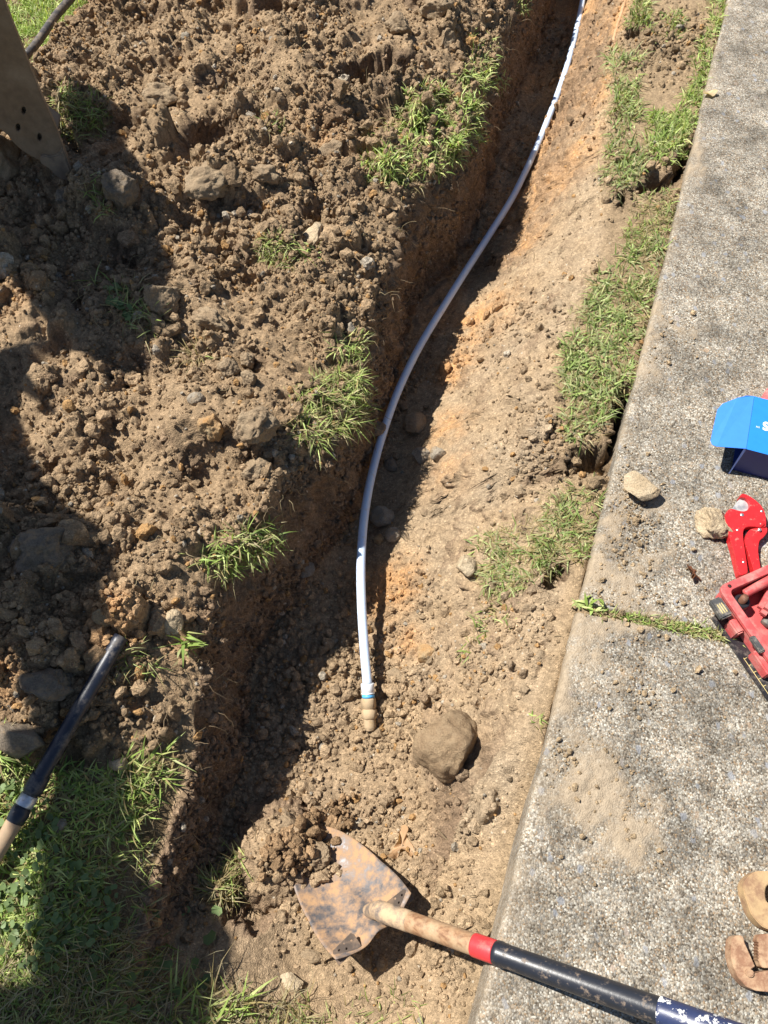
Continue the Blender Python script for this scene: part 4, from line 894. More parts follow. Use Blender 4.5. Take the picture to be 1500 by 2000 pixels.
mesh_np('tube', np.vstack([V1, V2]), [f1[0], f2[0], rimq], M_blk, t)
dd = unit(b_ - a_)
lathe('tape_wrap', b_ - dd * .085, b_, [(0, .0136), (0, .0148), (.006, .0165), (.022, .0172), (.030, .0158), (.034, .0150), (.034, .0136)], M_blk, t, 20)
lathe('silver_band', b_ - dd * .048, b_, [(0, .0136), (0, .0152), (.018, .0154), (.02, .0136)], M_tape, t, 20)
lathe('tape_wrap', b_ - dd * .026, b_, [(0, .0136), (0, .0158), (.012, .0165), (.024, .0150), (.026, .0126)], M_blk, t, 20)
lathe('pipe_end', b_, b_ + dd, [(0, .0145), (.05, .0135), (.075, .0118), (.14, .0118), (.14, 0)], M_tanpipe, t, 20)
pp = catmull([W(52, 108, .06), W(75, 80, .06), W(110, 30, .055), W(142, -8, .05), W(175, -60, .04)], 8)
tag(tube('black_pipe', pp, np.linspace(.0118, .0135, len(pp)), plain('old_black_pipe', (0.05, 0.045, 0.045), 0.55, dirt=(0.20, 0.16, 0.12), dlo=.45, dhi=.65), None, 18), 'short dark pipe lying across the far lawn behind the bucket', 'pipe')
pp = catmull([W(1220, -20, -.17), W(1208, 50, -.175), W(1192, 110, -.19), W(1180, 150, -.205), W(1172, 190, -.225)], 8)
for q in pp: q[2] = float(zat(q[0], q[1])) + .001
pp[-8:, 2] -= np.linspace(0, .012, 8)
tag(tube('cable', pp, .0062, plain('dusty_cable', (0.44, 0.25, 0.13), 0.85, dirt=(0.47, 0.33, 0.2)), None, 12), 'thin dusty orange conduit half buried on the right bank at the top', 'cable')

# ------------------------------------------------------------------ shovel
def shovel():
    M_blade = plain('rusty_muddy_blade', (0.13, 0.125, 0.13), 0.5, 0.45, dirt=(0.37, 0.225, 0.12), dsc=38, dlo=0.38, dhi=0.60, bstr=0.6, bsc=90)
    M_step = plain('dark_rusty_steel', (0.13, 0.10, 0.08), 0.6, 0.3, dirt=(0.22, 0.15, 0.10))
    M_wood = None
    m, n, l, p = newmat('worn_wood'); v = coords(n, l, (1, 1, 1))
    mp = n.new('ShaderNodeMapping'); mp.inputs['Rotation'].default_value = (0, 0, 0.33); l.new(v, mp.inputs[0]); m2 = n.new('ShaderNodeMapping'); m2.inputs['Scale'].default_value = (14, 170, 170); l.new(mp.outputs[0], m2.inputs[0])
    g = ramp(n, l, noise(n, l, m2.outputs[0], 1.0, 5, 0.65), [(0.35, (0.16, 0.075, 0.035)), (0.6, (0.33, 0.19, 0.10))])
    g = mixc(n, l, ramp(n, l, noise(n, l, v, 24, 5, 0.7), [(0.44, 0.0), (0.64, 0.8)]), g, (0.42, 0.30, 0.18))
    l.new(g, p.inputs['Base Color']); p.inputs['Roughness'].default_value = 0.7; l.new(bump(n, l, noise(n, l, m2.outputs[0], 1.5, 4, 0.6), 0.3, 0.001), p.inputs['Normal']); M_wood = m
    M_red = plain('red_band', (0.55, 0.035, 0.04), 0.45, dirt=(0.35, 0.16, 0.12), dlo=.55, dhi=.75)
    M_bh = plain('black_coated_handle', (0.016, 0.018, 0.025), 0.35, dirt=(0.26, 0.19, 0.13), dsc=60, dlo=0.56, dhi=0.74)
    M_pt = plain('navy_tape_with_white_paint', (0.025, 0.035, 0.09), 0.4, dirt=(0.80, 0.79, 0.75), dsc=45, dlo=0.54, dhi=0.57)
    A = W(800, 1800, -.075); E = W(1292, 1976, .17)
    d = unit(E - A); Lh = np.linalg.norm(E - A)
    t = thing('shovel', 'muddy round point shovel with red and black handle across the trench end', 'shovel', tuple(A))
    r1 = W(930, 1843, 0); 
    def along(px):        # distance along the handle that lands on this photo x
        lo, hi = -0.3, 2.0
        for _ in range(50):
            mdd = (lo + hi) / 2; q = A + d * mdd
            if P2(q[0], q[1], q[2])[0] < px: lo = mdd
            else: hi = mdd
        return lo
    s0, s1, s2, s3 = along(752), along(926), along(968), along(1292)
    rw = .0168
    lathe('handle', A + d * s0, E, [(0, .0155), (.03, .0168), (s1 - s0 + .004, rw)], M_wood, t, 28)
    lathe('red_band', A + d * s1, E, [(0, rw - .001), (0, .0176), (.002, .0181), (s2 - s1 - .002, .0181), (s2 - s1, .0176), (s2 - s1, rw)], M_red, t, 28)
    gp = lathe('grip_tube', A + d * s2, E, [(0, rw), (0, .0174), (.002, .0187), (.010, .0190), (.012, .0178), (.018, .0182), (.020, .0174), (s3 - s2, .0178)], M_bh, t, 28)
    lathe('tape_end', A + d * s3, E, [(-.002, .0184), (-.002, .0194), (0, .0199), (.003, .0192), (.30, .0192), (.31, .018), (.31, 0)], M_pt, t, 28)
    # blade: origin between the shoulders, +a to the tip, b across
    S1, S2 = W(808, 1758, -.160), W(662, 1887, -.140); O = (S1 + S2) / 2; tipd = W(580, 1738, -.225)
    bx = unit(S1 - S2); ax = tipd - O; ax = unit(ax - bx * (ax @ bx)); az = np.cross(ax, bx); az = az if az[2] > 0 else -az
    hw = np.linalg.norm(S1 - S2) / 2; L = .25
    na, nb = 34, 30; tt = np.linspace(0, 1, na); V = []
    for i, q in enumerate(tt):
        wdt = hw * (1.0 + .04 * math.sin(min(q / .4, 1) * math.pi)) * (1.0 if q < .30 else math.sqrt(max(0.0, 1 - ((q - .30) / .70) ** 2.0)) ** 0.9)
        for k in range(nb):
            b = (k / (nb - 1) * 2 - 1)
            hgt = .024 * b * b * (wdt / hw) ** 1.5 - .020 * math.sin(q * 3.14) + .03 * q ** 2.2
            fr = .018 * math.exp(-(b / .24) ** 2) * (1 - q / .62) ** 1.2 if q < .62 else 0      # the frog carried on from the socket
            V.append(O + ax * (q * L - .010 * (1 - b * b) * (q < .02)) + bx * (b * wdt) + az * (hgt + fr))
    V = np.array(V); Fq = grid_faces(na, nb)
    bl = mesh_np('blade', V, Fq, M_blade, t); so = bl.modifiers.new('thickness', 'SOLIDIFY'); so.thickness = .002; so.offset = 0
    # turned foot steps with rivet holes
    for S, sg in ((S1, 1), (S2, -1)):
        u0 = -bx * sg; P0 = S + az * .022
        w_ = .050; h_ = .028
        Mx = frameM(P0 - az * .016 - ax * .002, u0, az * .55 + ax * .6)
        hl = [ring(w_ * .28, h_ * .68, .0022, 8), ring(w_ * .52, h_ * .45, .0022, 8), ring(w_ * .55, h_ * .80, .0022, 8), ring(w_ * .80, h_ * .62, .0022, 8)]
        plate('foot_step', [(0, 0), (w_, 0), (w_, h_ * .8), (w_ * .93, h_), (w_ * .1, h_ * .9), (0, h_ * .6)], hl, -.001, .0015, M_step, t, 0.0003, Mx)
    # socket: from the blade frog rising into the handle
    c2 = A + d * s0; c1 = A + d * along(738) - np.array([0, 0, .012]); c0 = O + ax * .048 + bx * .012 - az * .010
    pth = catmull([c0, c1, c1 * .4 + c2 * .6, c2, c2 + d * .055], 8)
    rr = np.interp(np.linspace(0, 1, len(pth)), [0, .25, .5, .8, 1], [.013, .0165, .0178, .0180, .0176])
    tube('socket', pth, rr, plain('dusty_socket', (0.17, 0.14, 0.12), 0.6, 0.2, dirt=(0.47, 0.33, 0.20), dsc=34, dlo=.38, dhi=.58, bstr=.5), t, 24)
    return O, ax, bx, az
shv = shovel()
# soil heaped on the blade
O_, ax, bx, az = shv
k = 900; q = np.abs(rng.normal(0, .06, k)); b = rng.normal(.01, .045, k)
pos = O_ + ax * (.29 - q)[:, None] + bx * (b + .0)[:, None]; keep = (q < .10) & ((q + np.abs(b) * .3) < .105); pos = pos[keep]
r = .0028 * (1 - rng.random(len(pos)) * .97) ** (-1 / 2.0); r = np.minimum(r, .014); pos[:, 2] = np.maximum(pos[:, 2] + .004, zat(pos[:, 0], pos[:, 1])) + r * .4 + rng.uniform(0, .012, len(pos))
o = scatter('blade_soil', pos, r, np.array([.33, .215, .12]) * rng.uniform(.7, 1.25, (len(pos), 1)), 2, rough=.3); o['kind'] = 'stuff'

# ------------------------------------------------------------------ blue carton
M_blue = plain('blue_card', (0.02, 0.20, 0.66), 0.4, var=.04, bstr=.05)
M_blue2 = plain('light_blue_card', (0.04, 0.20, 0.74), 0.45, var=.04, bstr=.05)
M_navy = plain('navy_card', (0.018, 0.03, 0.16), 0.45, var=.05, bstr=.05)
M_white = plain('white_print', (0.8, 0.82, 0.86), 0.5, var=.03)
HB = .082
fl, bl_ = W(1458, 877, HB), W(1473.5, 774, HB); fr_ = W(1500, 888, HB)
uu = unit(fr_ - fl); vv = unit((bl_ - fl)); LB = .26; WB = np.linalg.norm(bl_ - fl); dn = np.array([0, 0, -(HB - .001)])
t = thing('carton', 'blue cardboard box with open end flap on the concrete path', 'box', (fl[0], fl[1], 0))
def quad(a, b, c, d): return [tuple(a), tuple(b), tuple(c), tuple(d)]
p1, p2, p3, p4 = fl, fl + uu * LB, bl_ + uu * LB, bl_
sheet('top_panel', quad(p1, p2, p3, p4), .0008, M_blue, t)
sheet('side_panel', quad(p1 + dn, p2 + dn, p2 + [0, 0, -.001], p1 + [0, 0, -.001]), .0008, M_navy, t)
sheet('side_panel', quad(p3 + dn, p4 + dn, p4 + [0, 0, -.001], p3 + [0, 0, -.001]), .0008, M_navy, t)
sheet('end_panel', quad(p2 + dn + uu * -.001, p3 + dn + uu * -.001, p3 + [0, 0, -.001] + uu * -.001, p2 + [0, 0, -.001] + uu * -.001), .0008, M_navy, t)
sheet('bottom_panel', quad(p1 + dn + [0, 0, .0015], p4 + dn + [0, 0, .0015], p3 + dn + [0, 0, .0015], p2 + dn + [0, 0, .0015]), .0008, M_navy, t)
fz = lambda x, y, z: tuple(W(x, y, z))
sheet('end_flap', [fz(1457.2, 876.6, HB), fz(1400, 872.5, .076), fz(1391, 869, .074), fz(1387.5, 861, .073), fz(1396, 822, .074), fz(1401, 800, .075), fz(1411, 789, .076), fz(1440, 777.5, .080), fz(1458, 773, .083), fz(1472.7, 774, HB)], .0008, M_blue2, t)
sheet('corner_tab', [fz(1458, 877.5, HB - .002), fz(1453, 876, HB - .004), fz(1422.5, 925, .001), fz(1424.5, 925.5, .001)], .0008, plain('pale_card_edge', (0.25, 0.36, 0.75), .6), t)
def text_on(txt, size, pos, xdir, zdir, mat, parent, name, bold=0.0):
    cu = bpy.data.curves.new(name, 'FONT'); cu.body = txt; cu.size = size; cu.extrude = .0003; cu.offset = bold; cu.align_x = 'LEFT'
    tmp = bpy.data.objects.new('tmp', cu); C.objects.link(tmp); dg = bpy.context.evaluated_depsgraph_get(); me = bpy.data.meshes.new_from_object(tmp.evaluated_get(dg))
    bpy.data.objects.remove(tmp); bm = bmesh.new(); bm.from_mesh(me); z = unit(zdir); x = unit(xdir)
    bmesh.ops.transform(bm, matrix=frameM(pos, x, np.cross(z, x)), verts=bm.verts); return bm_obj(name, bm, mat, parent)
text_on('S', .031, W(1504, 827, HB + .0006), -uu, (0, 0, 1), M_white, t, 'lettering', .0012)
text_on('TM', .006, W(1484.5, 833.5, HB + .0006), -uu, (0, 0, 1), M_white, t, 'lettering')

# red case corner behind the carton
M_rcase = plain('faded_red_plastic', (0.55, 0.12, 0.12), .5, dirt=(0.50, 0.27, 0.22), dlo=.5, dhi=.7)
tag(prism('plastic_case', Wp([(1486, 781), (1500, 755), (1560, 735), (1640, 760), (1620, 800)], .03), 0.0, .03, M_rcase, None, .004), 'faded red plastic corner showing behind the blue carton', 'case')

# ------------------------------------------------------------------ red pipe cutter
M_red1 = plain('red_enamel', (0.52, 0.022, 0.026), .28, dirt=(0.50, 0.22, 0.17), dsc=90, dlo=.60, dhi=.74, bstr=.15)
M_blade2 = plain('brushed_blade', (0.32, 0.33, 0.35), .45, .4, dirt=(0.42, 0.41, 0.40), dlo=.4, dhi=.6)
M_rivet = plain('steel_rivet', (0.6, 0.6, 0.6), .3, .8)
cz = .024
body = [(585, 280), (590, 262), (610, 256), (645, 268), (690, 296), (738, 338), (768, 382), (783, 430), (787, 500), (770, 518), (700, 514), (645, 514), (615, 532), (606, 570), (612, 640), (628, 745), (642, 862), (620, 884), (580, 890), (562, 830), (532, 700), (502, 600), (482, 505), (470, 460), (472, 412), (488, 386), (520, 374), (580, 390), (622, 392), (650, 372), (660, 342), (650, 312), (622, 290)]
t = thing('pipe_cutter', 'bright red ratchet pipe cutter with grey blade lying on the concrete', 'pipe cutter', tuple(W(1460, 1010, 0)))
prism('body', Wc(smooth_poly(body, 3), cz, 4, 1300, 900), .004, cz, M_red1, t, .0045, seg=3)
prism('blade', Wc(smooth_poly([(520, 392), (543, 340), (575, 303), (612, 290), (645, 306), (662, 342), (650, 380), (600, 400)], 3), .014, 4, 1300, 900), .010, .0145, M_blade2, t, .0006)
prism('handle', Wc(smooth_poly([(640, 562), (655, 542), (690, 528), (765, 520), (793, 522), (792, 560), (770, 592), (737, 622), (726, 662), (724, 720), (736, 800), (741, 870), (697, 870), (672, 800), (640, 700), (620, 640), (622, 600)], 3), .02, 4, 1300, 900), .003, .0205, M_red1, t, .0045, seg=3)
prism('spring_gap', Wc([(618, 548), (660, 524), (700, 520), (690, 545), (640, 575), (626, 640), (616, 620)], .010, 4, 1300, 900), .002, .010, plain('dark_gap_spring', (.06, .06, .07), .5, .5), t, .001)
for (x, y, r_, nm) in [(597, 422, .0042, 'rivet'), (750, 395, .003, 'rivet'), (735, 538, .0040, 'rivet'), (560, 542, .0028, 'rivet'), (608, 792, .0028, 'rivet')]:
    w = W(1300 + x / 4, 900 + y / 4, cz); lathe(nm, (w[0], w[1], cz - .004), (w[0], w[1], 1), [(0, r_), (.0045, r_), (.0055, r_ * .8), (.006, 0)], M_rivet, t, 14)
w = W(1487.5, 1023.5, cz); lathe('screw_head', (w[0], w[1], cz - .004), (w[0], w[1], 1), [(0, .006), (.005, .006), (.007, .004), (.0075, 0)], M_red1, t, 16)

# ------------------------------------------------------------------ open red socket case
M_pk = plain('dusty_pink_red_plastic', (0.50, 0.075, 0.075), .5, dirt=(0.50, 0.21, 0.18), dsc=24, dlo=.45, dhi=.68)
M_gp = plain('grey_black_plastic', (0.06, 0.06, 0.06), .45, dirt=(0.24, 0.21, 0.17), dlo=.45, dhi=.62)
M_steel = plain('worn_steel', (0.42, 0.41, 0.40), .35, .8, dirt=(0.25, 0.2, 0.16), dlo=.5, dhi=.65)
M_rust = plain('rusty_bolt', (0.16, 0.07, 0.04), .7, .3, dirt=(0.3, 0.2, 0.15))
M_yel = plain('yellow_mark', (0.65, 0.52, 0.22), .5)
M_bk = plain('black_metal', (0.02, 0.02, 0.024), .3, dirt=(0.13, 0.11, 0.09), dlo=.5, dhi=.7)
HT = .052
c0 = W(1402, 1146, HT); ca = W(1500, 1103, HT); cb = W(1500, 1288, HT)
ua, ub = unit(ca - c0), unit(cb - c0); ub = unit(ub - ua * (ub @ ua) * .8)
def T(a, b, z): return c0 + ua * a + ub * b + np.array([0, 0, z - HT])
t = thing('socket_case', 'open dusty red tool case with sockets and grey latches at the right edge', 'tool case', (c0[0], c0[1], 0))
def rrect(a0, b0, a1, b1, r_, z, n=5):
    out = []
    for cx, cy, s in ((a1 - r_, b1 - r_, 0), (a0 + r_, b1 - r_, 1), (a0 + r_, b0 + r_, 2), (a1 - r_, b0 + r_, 3)):
        for i in range(n): an = math.pi / 2 * (s + i / (n - 1)); out.append(T(cx + r_ * math.cos(an), cy + r_ * math.sin(an), z))
    return out
def tray(name, a0, b0, a1, b1, H_, wl, mat, parent, fl_=.006):
    Ls = [rrect(a0 + .004, b0 + .004, a1 - .004, b1 - .004, .012, .001), rrect(a0, b0, a1, b1, .014, .008), rrect(a0, b0, a1, b1, .014, H_ - .010), rrect(a0 - .004, b0 - .004, a1 + .004, b1 + .004, .016, H_ - .009), rrect(a0 - .004, b0 - .004, a1 + .004, b1 + .004, .016, H_ - .001), rrect(a0 - .003, b0 - .003, a1 + .003, b1 + .003, .015, H_), rrect(a0 + wl - .001, b0 + wl - .001, a1 - wl + .001, b1 - wl + .001, .011, H_), rrect(a0 + wl, b0 + wl, a1 - wl, b1 - wl, .010, H_ - .001), rrect(a0 + wl + .003, b0 + wl + .003, a1 - wl - .003, b1 - wl - .003, .008, fl_)]
    V = np.array(Ls); m, n_ = V.shape[:2]; i = np.arange(m * n_).reshape(m, n_); j = np.roll(i, -1, 1)
    Q = np.stack([i[:-1].ravel(), j[:-1].ravel(), j[1:].ravel(), i[1:].ravel()], 1)
    Vf = V.reshape(-1, 3); cen = np.array([T((a0 + a1) / 2, (b0 + b1) / 2, fl_), T((a0 + a1) / 2, (b0 + b1) / 2, .001)]); k0 = len(Vf)
    Tr = np.vstack([np.stack([i[-1], j[-1], np.full(n_, k0)], 1), np.stack([j[0], i[0], np.full(n_, k0 + 1)], 1)])
    return mesh_np(name, np.vstack([Vf, cen]), [Q, Tr], mat, parent, smooth=False)
tr = tray('tray', .004, .004, .36, .185, HT, .012, M_pk, t)
def tb(name, a, b, z, sa, sb, sz, mat, parent, bev=.002, rot=0.0):
    M_ = frameM(T(a, b, z), ua * math.cos(rot) + ub * math.sin(rot), -ub * math.cos(rot) + ua * math.sin(rot)); return box(name, (sa, sb, sz), mat, parent, bev, M_)
tb('divider', .105, .055, .022, .018, .095, .030, M_pk, tr, .006, .25)
tb('divider', .085, .065, .030, .060, .030, .026, M_pk, tr, .009, -.5)
tb('divider', .115, .115, .020, .10, .020, .030, M_pk, tr, .006, .1)
tb('hinge_block', -.006, .080, .020, .016, .030, .036, M_pk, tr, .003)
tb('hinge_block', -.004, .160, .026, .014, .050, .030, M_pk, tr, .003)
lt = tb('latch', -.016, .038, .040, .026, .042, .014, M_gp, t, .003)
for k in range(3): tb('stripe', -.016 + (k - 1) * .005, .040, .0475, .0012, .020, .001, M_yel, lt, 0)
tb('latch', -.002, .128, .052, .012, .034, .010, M_gp, t, .002)
w = T(.022, .008, HT); lathe('screw_hole', (w[0], w[1], HT - .006), (w[0], w[1], 1), [(0, .0), (.0, .004), (.0065, .004), (.0065, 0)], plain('hole_dark', (.03, .01, .01), .9), tr, 12)
lb = tb('sticker', .140, .088, .0385, .055, .045, .002, plain('white_label', (.68, .69, .72), .5), t, .0005)
tb('print_mark', .130, .086, .0400, .010, .004, .0008, plain('blue_ink', (.03, .06, .4), .5), lb, 0, .6)
def socket(nm, A_, B_, r_, mat, lab, tail=None):
    A_ = np.array(A_); B_ = np.array(B_); L_ = np.linalg.norm(B_ - A_)
    tt = thing(nm, lab, 'socket', tuple(A_)); lathe('ring', A_, B_, [(0, 0), (0, r_ * .9), (.001, r_), (L_ * .45, r_), (L_ * .47, r_ * .92), (L_ * .5, r_), (L_, r_), (L_ + .001, r_ * .9), (L_ + .001, r_ * .6), (L_ * .6, r_ * .55), (L_ * .6, 0)], mat, tt, 20)
    if tail: d_ = unit(B_ - A_); lathe('bolt', A_ + d_ * L_ * .4, B_, [(0, r_ * .5), (L_ * .55 + tail * .8, r_ * .5), (L_ * .55 + tail * .82, r_ * .42), (L_ * .55 + tail, r_ * .40), (L_ * .55 + tail, 0)], M_rust, tt, 14)
socket('socket', T(.034, .044, .008), T(.036, .041, .036), .0150, M_bk, 'dark socket holding a rusty bolt upright in the red case', .018)
socket('socket', T(.085, .020, .030), T(.150, .012, .034), .011, M_gp, 'grey round bar socket lying in the far side of the red case')
socket('socket', T(.112, .150, .008), T(.114, .148, .036), .0125, M_steel, 'steel socket standing nearest the grey clip in the red case')
socket('socket', T(.075, .130, .008), T(.076, .128, .030), .0105, M_bk, 'small black socket beside the steel socket in the red case')
socket('socket', T(.060, .095, .012), T(.095, .088, .016), .0095, M_gp, 'grey socket lying flat in the middle of the red case')
hd = catmull([T(.050, .030, .034), T(.080, .028, .038), T(.14, .024, .042)], 8); tag(tube('screwdriver', hd, np.linspace(.0085, .0105, len(hd)), M_pk, None, 16), 'faded red rod handle along the inside wall of the red case', 'tool')
# long black straightedge with yellow scale beneath the case
ra, rb = W(1391, 1206, .004), W(1512, 1382, .004); ur = unit(rb - ra); Mx = frameM((ra + rb) / 2, ur, np.cross([0, 0, 1.0], ur)); Lr = np.linalg.norm(rb - ra)
st_ = thing('straightedge', 'black metal straightedge with yellow scale lying under the red case', 'ruler', tuple((ra + rb) / 2))
box('bar', (Lr, .030, .007), M_bk, st_, .0015, Mx @ Matrix.Translation((0, .012, 0)))
box('scale_line', (Lr * .52, .0009, .0006), M_yel, st_, 0, Mx @ Matrix.Translation((Lr * .24, .004, .0037)))
for k in range(7): box('scale_mark', (.0009, .006, .0006), M_yel, st_, 0, Mx @ Matrix.Translation((Lr * (-.01 + .075 * k), .0075, .0037)))
lathe('knob', ra * .42 + rb * .58 + np.cross([0, 0, 1.0], ur) * .020 + [0, 0, .0], ra * .42 + rb * .58 + np.cross([0, 0, 1.0], ur) * .020 + [.02, 0, .06], [(0, .012), (.02, .014), (.03, .013), (.034, .008), (.034, 0)], M_gp, st_, 18)

# ------------------------------------------------------------------ pipe wrenches
M_wr = plain('rusty_cast_iron', (0.25, 0.13, 0.075), .7, .15, dirt=(0.42, 0.28, 0.17), dsc=45, dlo=.42, dhi=.62, bstr=.5, bsc=150)
M_wt = plain('tan_painted_iron', (0.40, 0.27, 0.14), .65, .05, dirt=(0.24, 0.14, 0.08), dsc=40, dlo=.44, dhi=.62, bstr=.4, bsc=150)
WC = lambda p, z=.030: Wc(p, z, 3, 1000, 1500)
o = plate('pipe_wrench', WC(smooth_poly([(1500, 604), (1430, 606), (1385, 636), (1358, 680), (1362, 735), (1380, 790), (1400, 850), (1432, 893), (1470, 930), (1520, 950), (1600, 975), (1700, 985), (1820, 985), (1820, 640), (1700, 610), (1600, 598)], 3)), [WC(smooth_poly([(1484, 722), (1494, 690), (1530, 675), (1600, 690), (1610, 760), (1560, 800), (1500, 790), (1486, 760)], 3))], .003, .030, M_wt, None, .005)
tag(o, 'tan iron tool end with an eye hole above the rusty wrench jaw', 'wrench')
t = thing('pipe_wrench', 'rusty hook jaw wrench with toothed mouth at the lower right edge', 'wrench', tuple(W(1470, 1890, 0)))
teeth = []
for k in range(8): teeth += [(1364 + k * 7.5, 1030 + k * 17), (1372 + k * 7.5, 1042 + k * 17)]
prism('hook_jaw', WC([(1285, 1045), (1289, 1005), (1308, 985), (1338, 979), (1356, 992)] + teeth + [(1398, 1180), (1410, 1200), (1428, 1204), (1450, 1196), (1520, 1186), (1700, 1180), (1820, 1180), (1820, 1330), (1700, 1325), (1500, 1312), (1430, 1305), (1372, 1280), (1322, 1222), (1296, 1160), (1283, 1100)]), .004, .030, M_wr, t, .0035)
tt_ = []
for k in range(7): tt_ += [(1443, 1015 + k * 18), (1458, 1026 + k * 18)]
prism('heel_jaw', WC([(1456, 976), (1520, 970), (1820, 965), (1820, 1172), (1480, 1172), (1462, 1160)] + tt_[::-1]), .005, .026, M_wr, t, .001)
prism('knurled_nut', WC(smooth_poly([(1370, 1195), (1385, 1178), (1410, 1185), (1422, 1205), (1412, 1225), (1385, 1222)], 3), .036), .030, .036, M_wr, t, .003)

# ------------------------------------------------------------------ dead leaves
def dead_leaf(px, z, colr, label, curl=.008, ox=0, oy=0, s=1, name='dead_leaf', zz=None):
    P = smooth_poly([(ox + a / s, oy + b / s) for a, b in px], 3); w = [W(a, b, z) for a, b in P]; cen = np.mean(w, 0)
    V = [cen + [0, 0, .003]]; n_ = len(w); Ks = (.35, .7, 1.0)
    for kf in Ks:
        for q in w:
            p_ = cen * (1 - kf) + q * kf; zb = float(zat(p_[0], p_[1])) if zz is None else zz
            V.append([p_[0], p_[1], zb + .004 + curl * (kf ** 2) * (.5 + .8 * math.sin(q[0] * 160 + q[1] * 90))])
    V = np.array(V); V[0, 2] = V[1:n_, 2].mean() + .001; Fs = [np.array([[0, 1 + i, 1 + (i + 1) % n_] for i in range(n_)])]
    for k in range(2): b0 = 1 + k * n_; Fs.append(np.array([[b0 + i, b0 + n_ + i, b0 + n_ + (i + 1) % n_, b0 + (i + 1) % n_] for i in range(n_)]))
    cc = np.array(colr) * (1 + .25 * fbm(V[:, 0], V[:, 1], sc_=90, oct=3, s=4))[:, None]
    o = mesh_np(name, V, Fs, M_leaf, col=cc); return tag(o, label, 'leaf')
dead_leaf([(840, 340), (870, 328), (893, 350), (886, 392), (902, 425), (922, 455), (926, 492), (908, 520), (890, 505), (872, 482), (848, 474), (840, 495), (828, 522), (798, 528), (766, 515), (790, 490), (802, 466), (818, 442), (832, 425), (838, 395)], -.24, (.46, .29, .16), 'dry curled oak leaf on the soil above the shovel', .012, 500, 1500, 3)
dead_leaf([(1000, 320), (1020, 330), (1045, 318), (1058, 335), (1075, 345), (1070, 365), (1095, 385), (1108, 405), (1085, 405), (1065, 385), (1045, 410), (1035, 400), (1045, 375), (1030, 360), (1010, 350)], 0, (.17, .075, .04), 'crumpled dark brown leaf on the concrete left of the pipe cutter', .012, 1000, 1000, 3, zz=.002)
dead_leaf([(1115, 550), (1150, 545), (1195, 550), (1190, 565), (1160, 578), (1135, 570), (1112, 565)], 0, (.55, .42, .25), 'small pale dry leaf at the far edge of the concrete', .006, 1000, 0, 3, zz=.002)

# ------------------------------------------------------------------ excavator on the left: bucket in view, added shade plates beyond the frame
M_bkt = plain('worn_brown_steel', (0.20, 0.135, 0.085), .65, .1, dirt=(0.29, 0.21, 0.14), dsc=12, dlo=.48, dhi=.70, bstr=.35, bsc=60, bd=.002)
M_edge = plain('bare_worn_edge', (0.24, 0.19, 0.15), .5, .4, dirt=(0.30, 0.22, 0.15), dsc=30, dlo=.45, dhi=.6)
tip = G(134, 344); tip = W(134, 344, tip[2] + .004)
pn = np.array([0.12, -1.0, 0.10]); pn = unit(pn); pax = unit(np.cross([0, 0, 1.0], pn)); pay = np.cross(pn, pax)
camp = np.array([0, 0, CAM_H])
def RP(px, py, off=0.0):
    r = W(px, py, -50.0) - camp; r = unit(r) if np.isfinite(r).all() else r
    u = (px - 750) / F; v = (1000 - py) / F; r = np.array([u, cp + v * sp, v * cp - sp])
    P0 = tip + pn * off; s = ((P0 - camp) @ pn) / (r @ pn); q = camp + r * s - tip; return (float(q @ pax), float(q @ pay))
Mb = Matrix(((pax[0], pay[0], pn[0], tip[0]), (pax[1], pay[1], pn[1], tip[1]), (pax[2], pay[2], pn[2], tip[2]), (0, 0, 0, 1)))
t = thing('excavator', 'worn brown steel excavator bucket edge dug in at the upper left', 'excavator', tuple(tip))
outl = [(140, 335), (137, 346), (126, 349), (112, 342), (98, 326), (78, 314), (57, 303), (42, 293), (30, 283), (15, 264), (-5, 248), (-60, 215), (-150, 170), (-260, 120), (-300, -60), (-250, -160), (-60, -130), (-12, -60), (7, 0), (24, 45), (43, 93), (63, 143), (80, 185), (94, 217), (108, 247), (120, 280), (132, 310)]
hc = [(46, 216), (35, 249), (77, 268)]
side = plate('side_plate', [RP(*p) for p in outl], [[RP(a + 4.5 * math.cos(x), b + 8 * math.sin(x)) for x in np.linspace(0, 6.283, 13)[:-1]] for a, b in hc], -.016, 0, M_bkt, t, .002, Mb)
prism('cutting_edge', [RP(*p) for p in [(141, 336), (138, 348), (126, 351), (111, 344), (97, 328), (78, 316), (80, 300), (96, 303), (112, 300), (122, 285)]], -.010, .006, M_edge, side, .003, Mb)
prism('bucket_shell', [RP(*p) for p in [(98, 325), (57, 302), (30, 282), (-5, 247), (-60, 214), (-150, 169), (-260, 118), (-262, 105), (-150, 156), (-60, 200), (-2, 233), (34, 268), (60, 288), (98, 313)]], -.22, -.0165, M_bkt, t, .002, Mb)
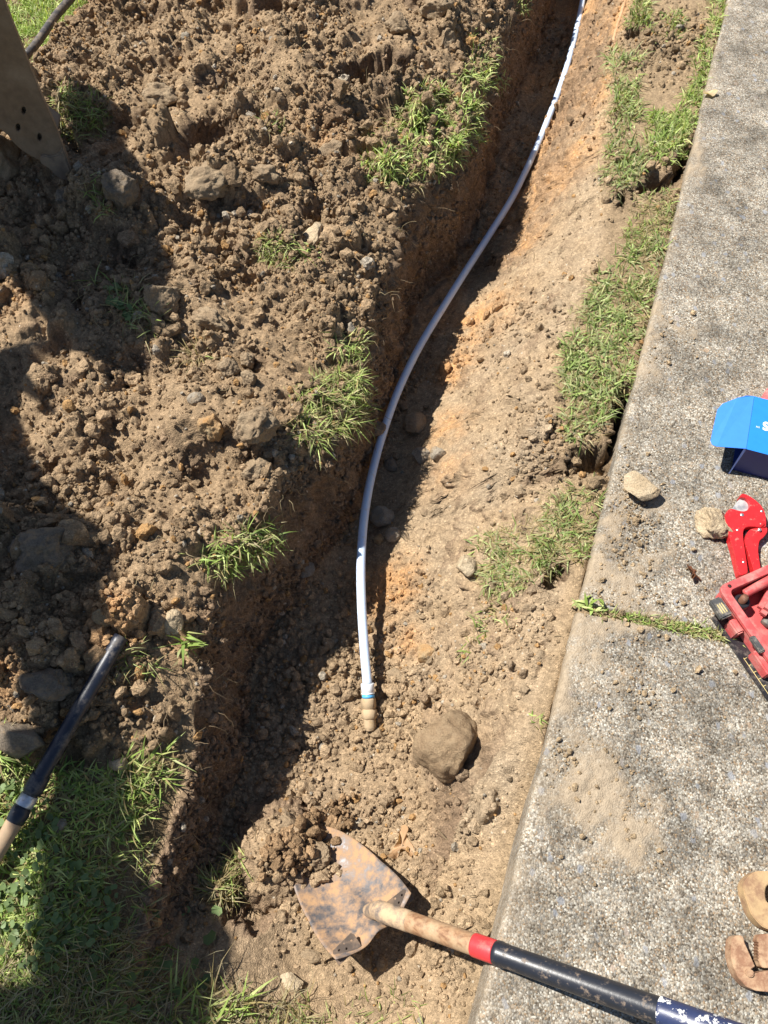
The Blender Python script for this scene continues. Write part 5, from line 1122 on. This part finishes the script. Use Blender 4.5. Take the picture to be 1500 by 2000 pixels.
plate('hole_backing', [RP(*p, -.02) for p in [(120, 300), (100, 318), (57, 295), (0, 240), (-5, 150), (80, 200)]], [], -.024, -.019, M_bkt, t, 0, Mb)  # backing added behind the holes so that they look dark
# unseen plates added left of the frame, cut to cast the shade outlines
XB = -1.5
def shade(pts):
    out = []
    for a, b in pts:
        g = G(a, b); k_ = (g[0] - XB) / SUND.x; out.append((g[1] - SUND.y * k_, g[2] - SUND.z * k_))
    return out
M_shade_plate = plain('yellow_shade_plate', (0.45, 0.27, 0.05), .5, dirt=(0.25, 0.17, 0.1))
Mv = Matrix(((0, 0, 1, XB), (1, 0, 0, 0), (0, 1, 0, 0), (0, 0, 0, 1)))
plate('upper_shade_plate', shade([(170, 165), (235, 212), (245, 290), (290, 345), (292, 400), (310, 470), (350, 530), (330, 580), (333, 640), (290, 705), (235, 732), (197, 713), (133, 682), (57, 680), (73, 702), (90, 775), (110, 812), (77, 785), (43, 765), (30, 813), (43, 850), (67, 893), (110, 967), (133, 992), (-120, 992), (-120, 675), (30, 672), (115, 660), (85, 615), (50, 565), (15, 545), (-120, 535), (-120, 400), (0, 340), (120, 330)]), [], -.006, .006, M_shade_plate, t, 0, Mv)
plate('lower_shade_plate', shade([(-120, 994), (134, 994), (147, 1000), (200, 1033), (225, 1090), (233, 1133), (213, 1173), (235, 1225), (190, 1255), (213, 1283), (222, 1350), (230, 1400), (232, 1450), (266, 1500), (276, 1560), (300, 1620), (320, 1720), (430, 1790), (455, 1830), (452, 1880), (425, 1930), (445, 2100), (-120, 2100), (-120, 1935), (0, 1932), (100, 1922), (120, 1883), (100, 1833), (92, 1733), (98, 1677), (90, 1633), (112, 1540), (118, 1480), (112, 1400), (60, 1380), (40, 1275), (0, 1262), (-120, 1250)]), [], -.006, .006, M_shade_plate, t, 0, Mv)

GR = {'stone': 'loose stones in the trench and on the spoil', 'clod': 'clods of dug earth', 'grass_tuft': 'grass tufts on the dug ground', 'socket': 'sockets in the red case', 'dead_leaf': 'fallen dead leaves', 'pipe_wrench': 'rusty wrenches at the lower right'}
for o in C.objects:
    b = o.name.split('.')[0]
    if 'category' in o.keys() and b in GR: o['group'] = GR[b]
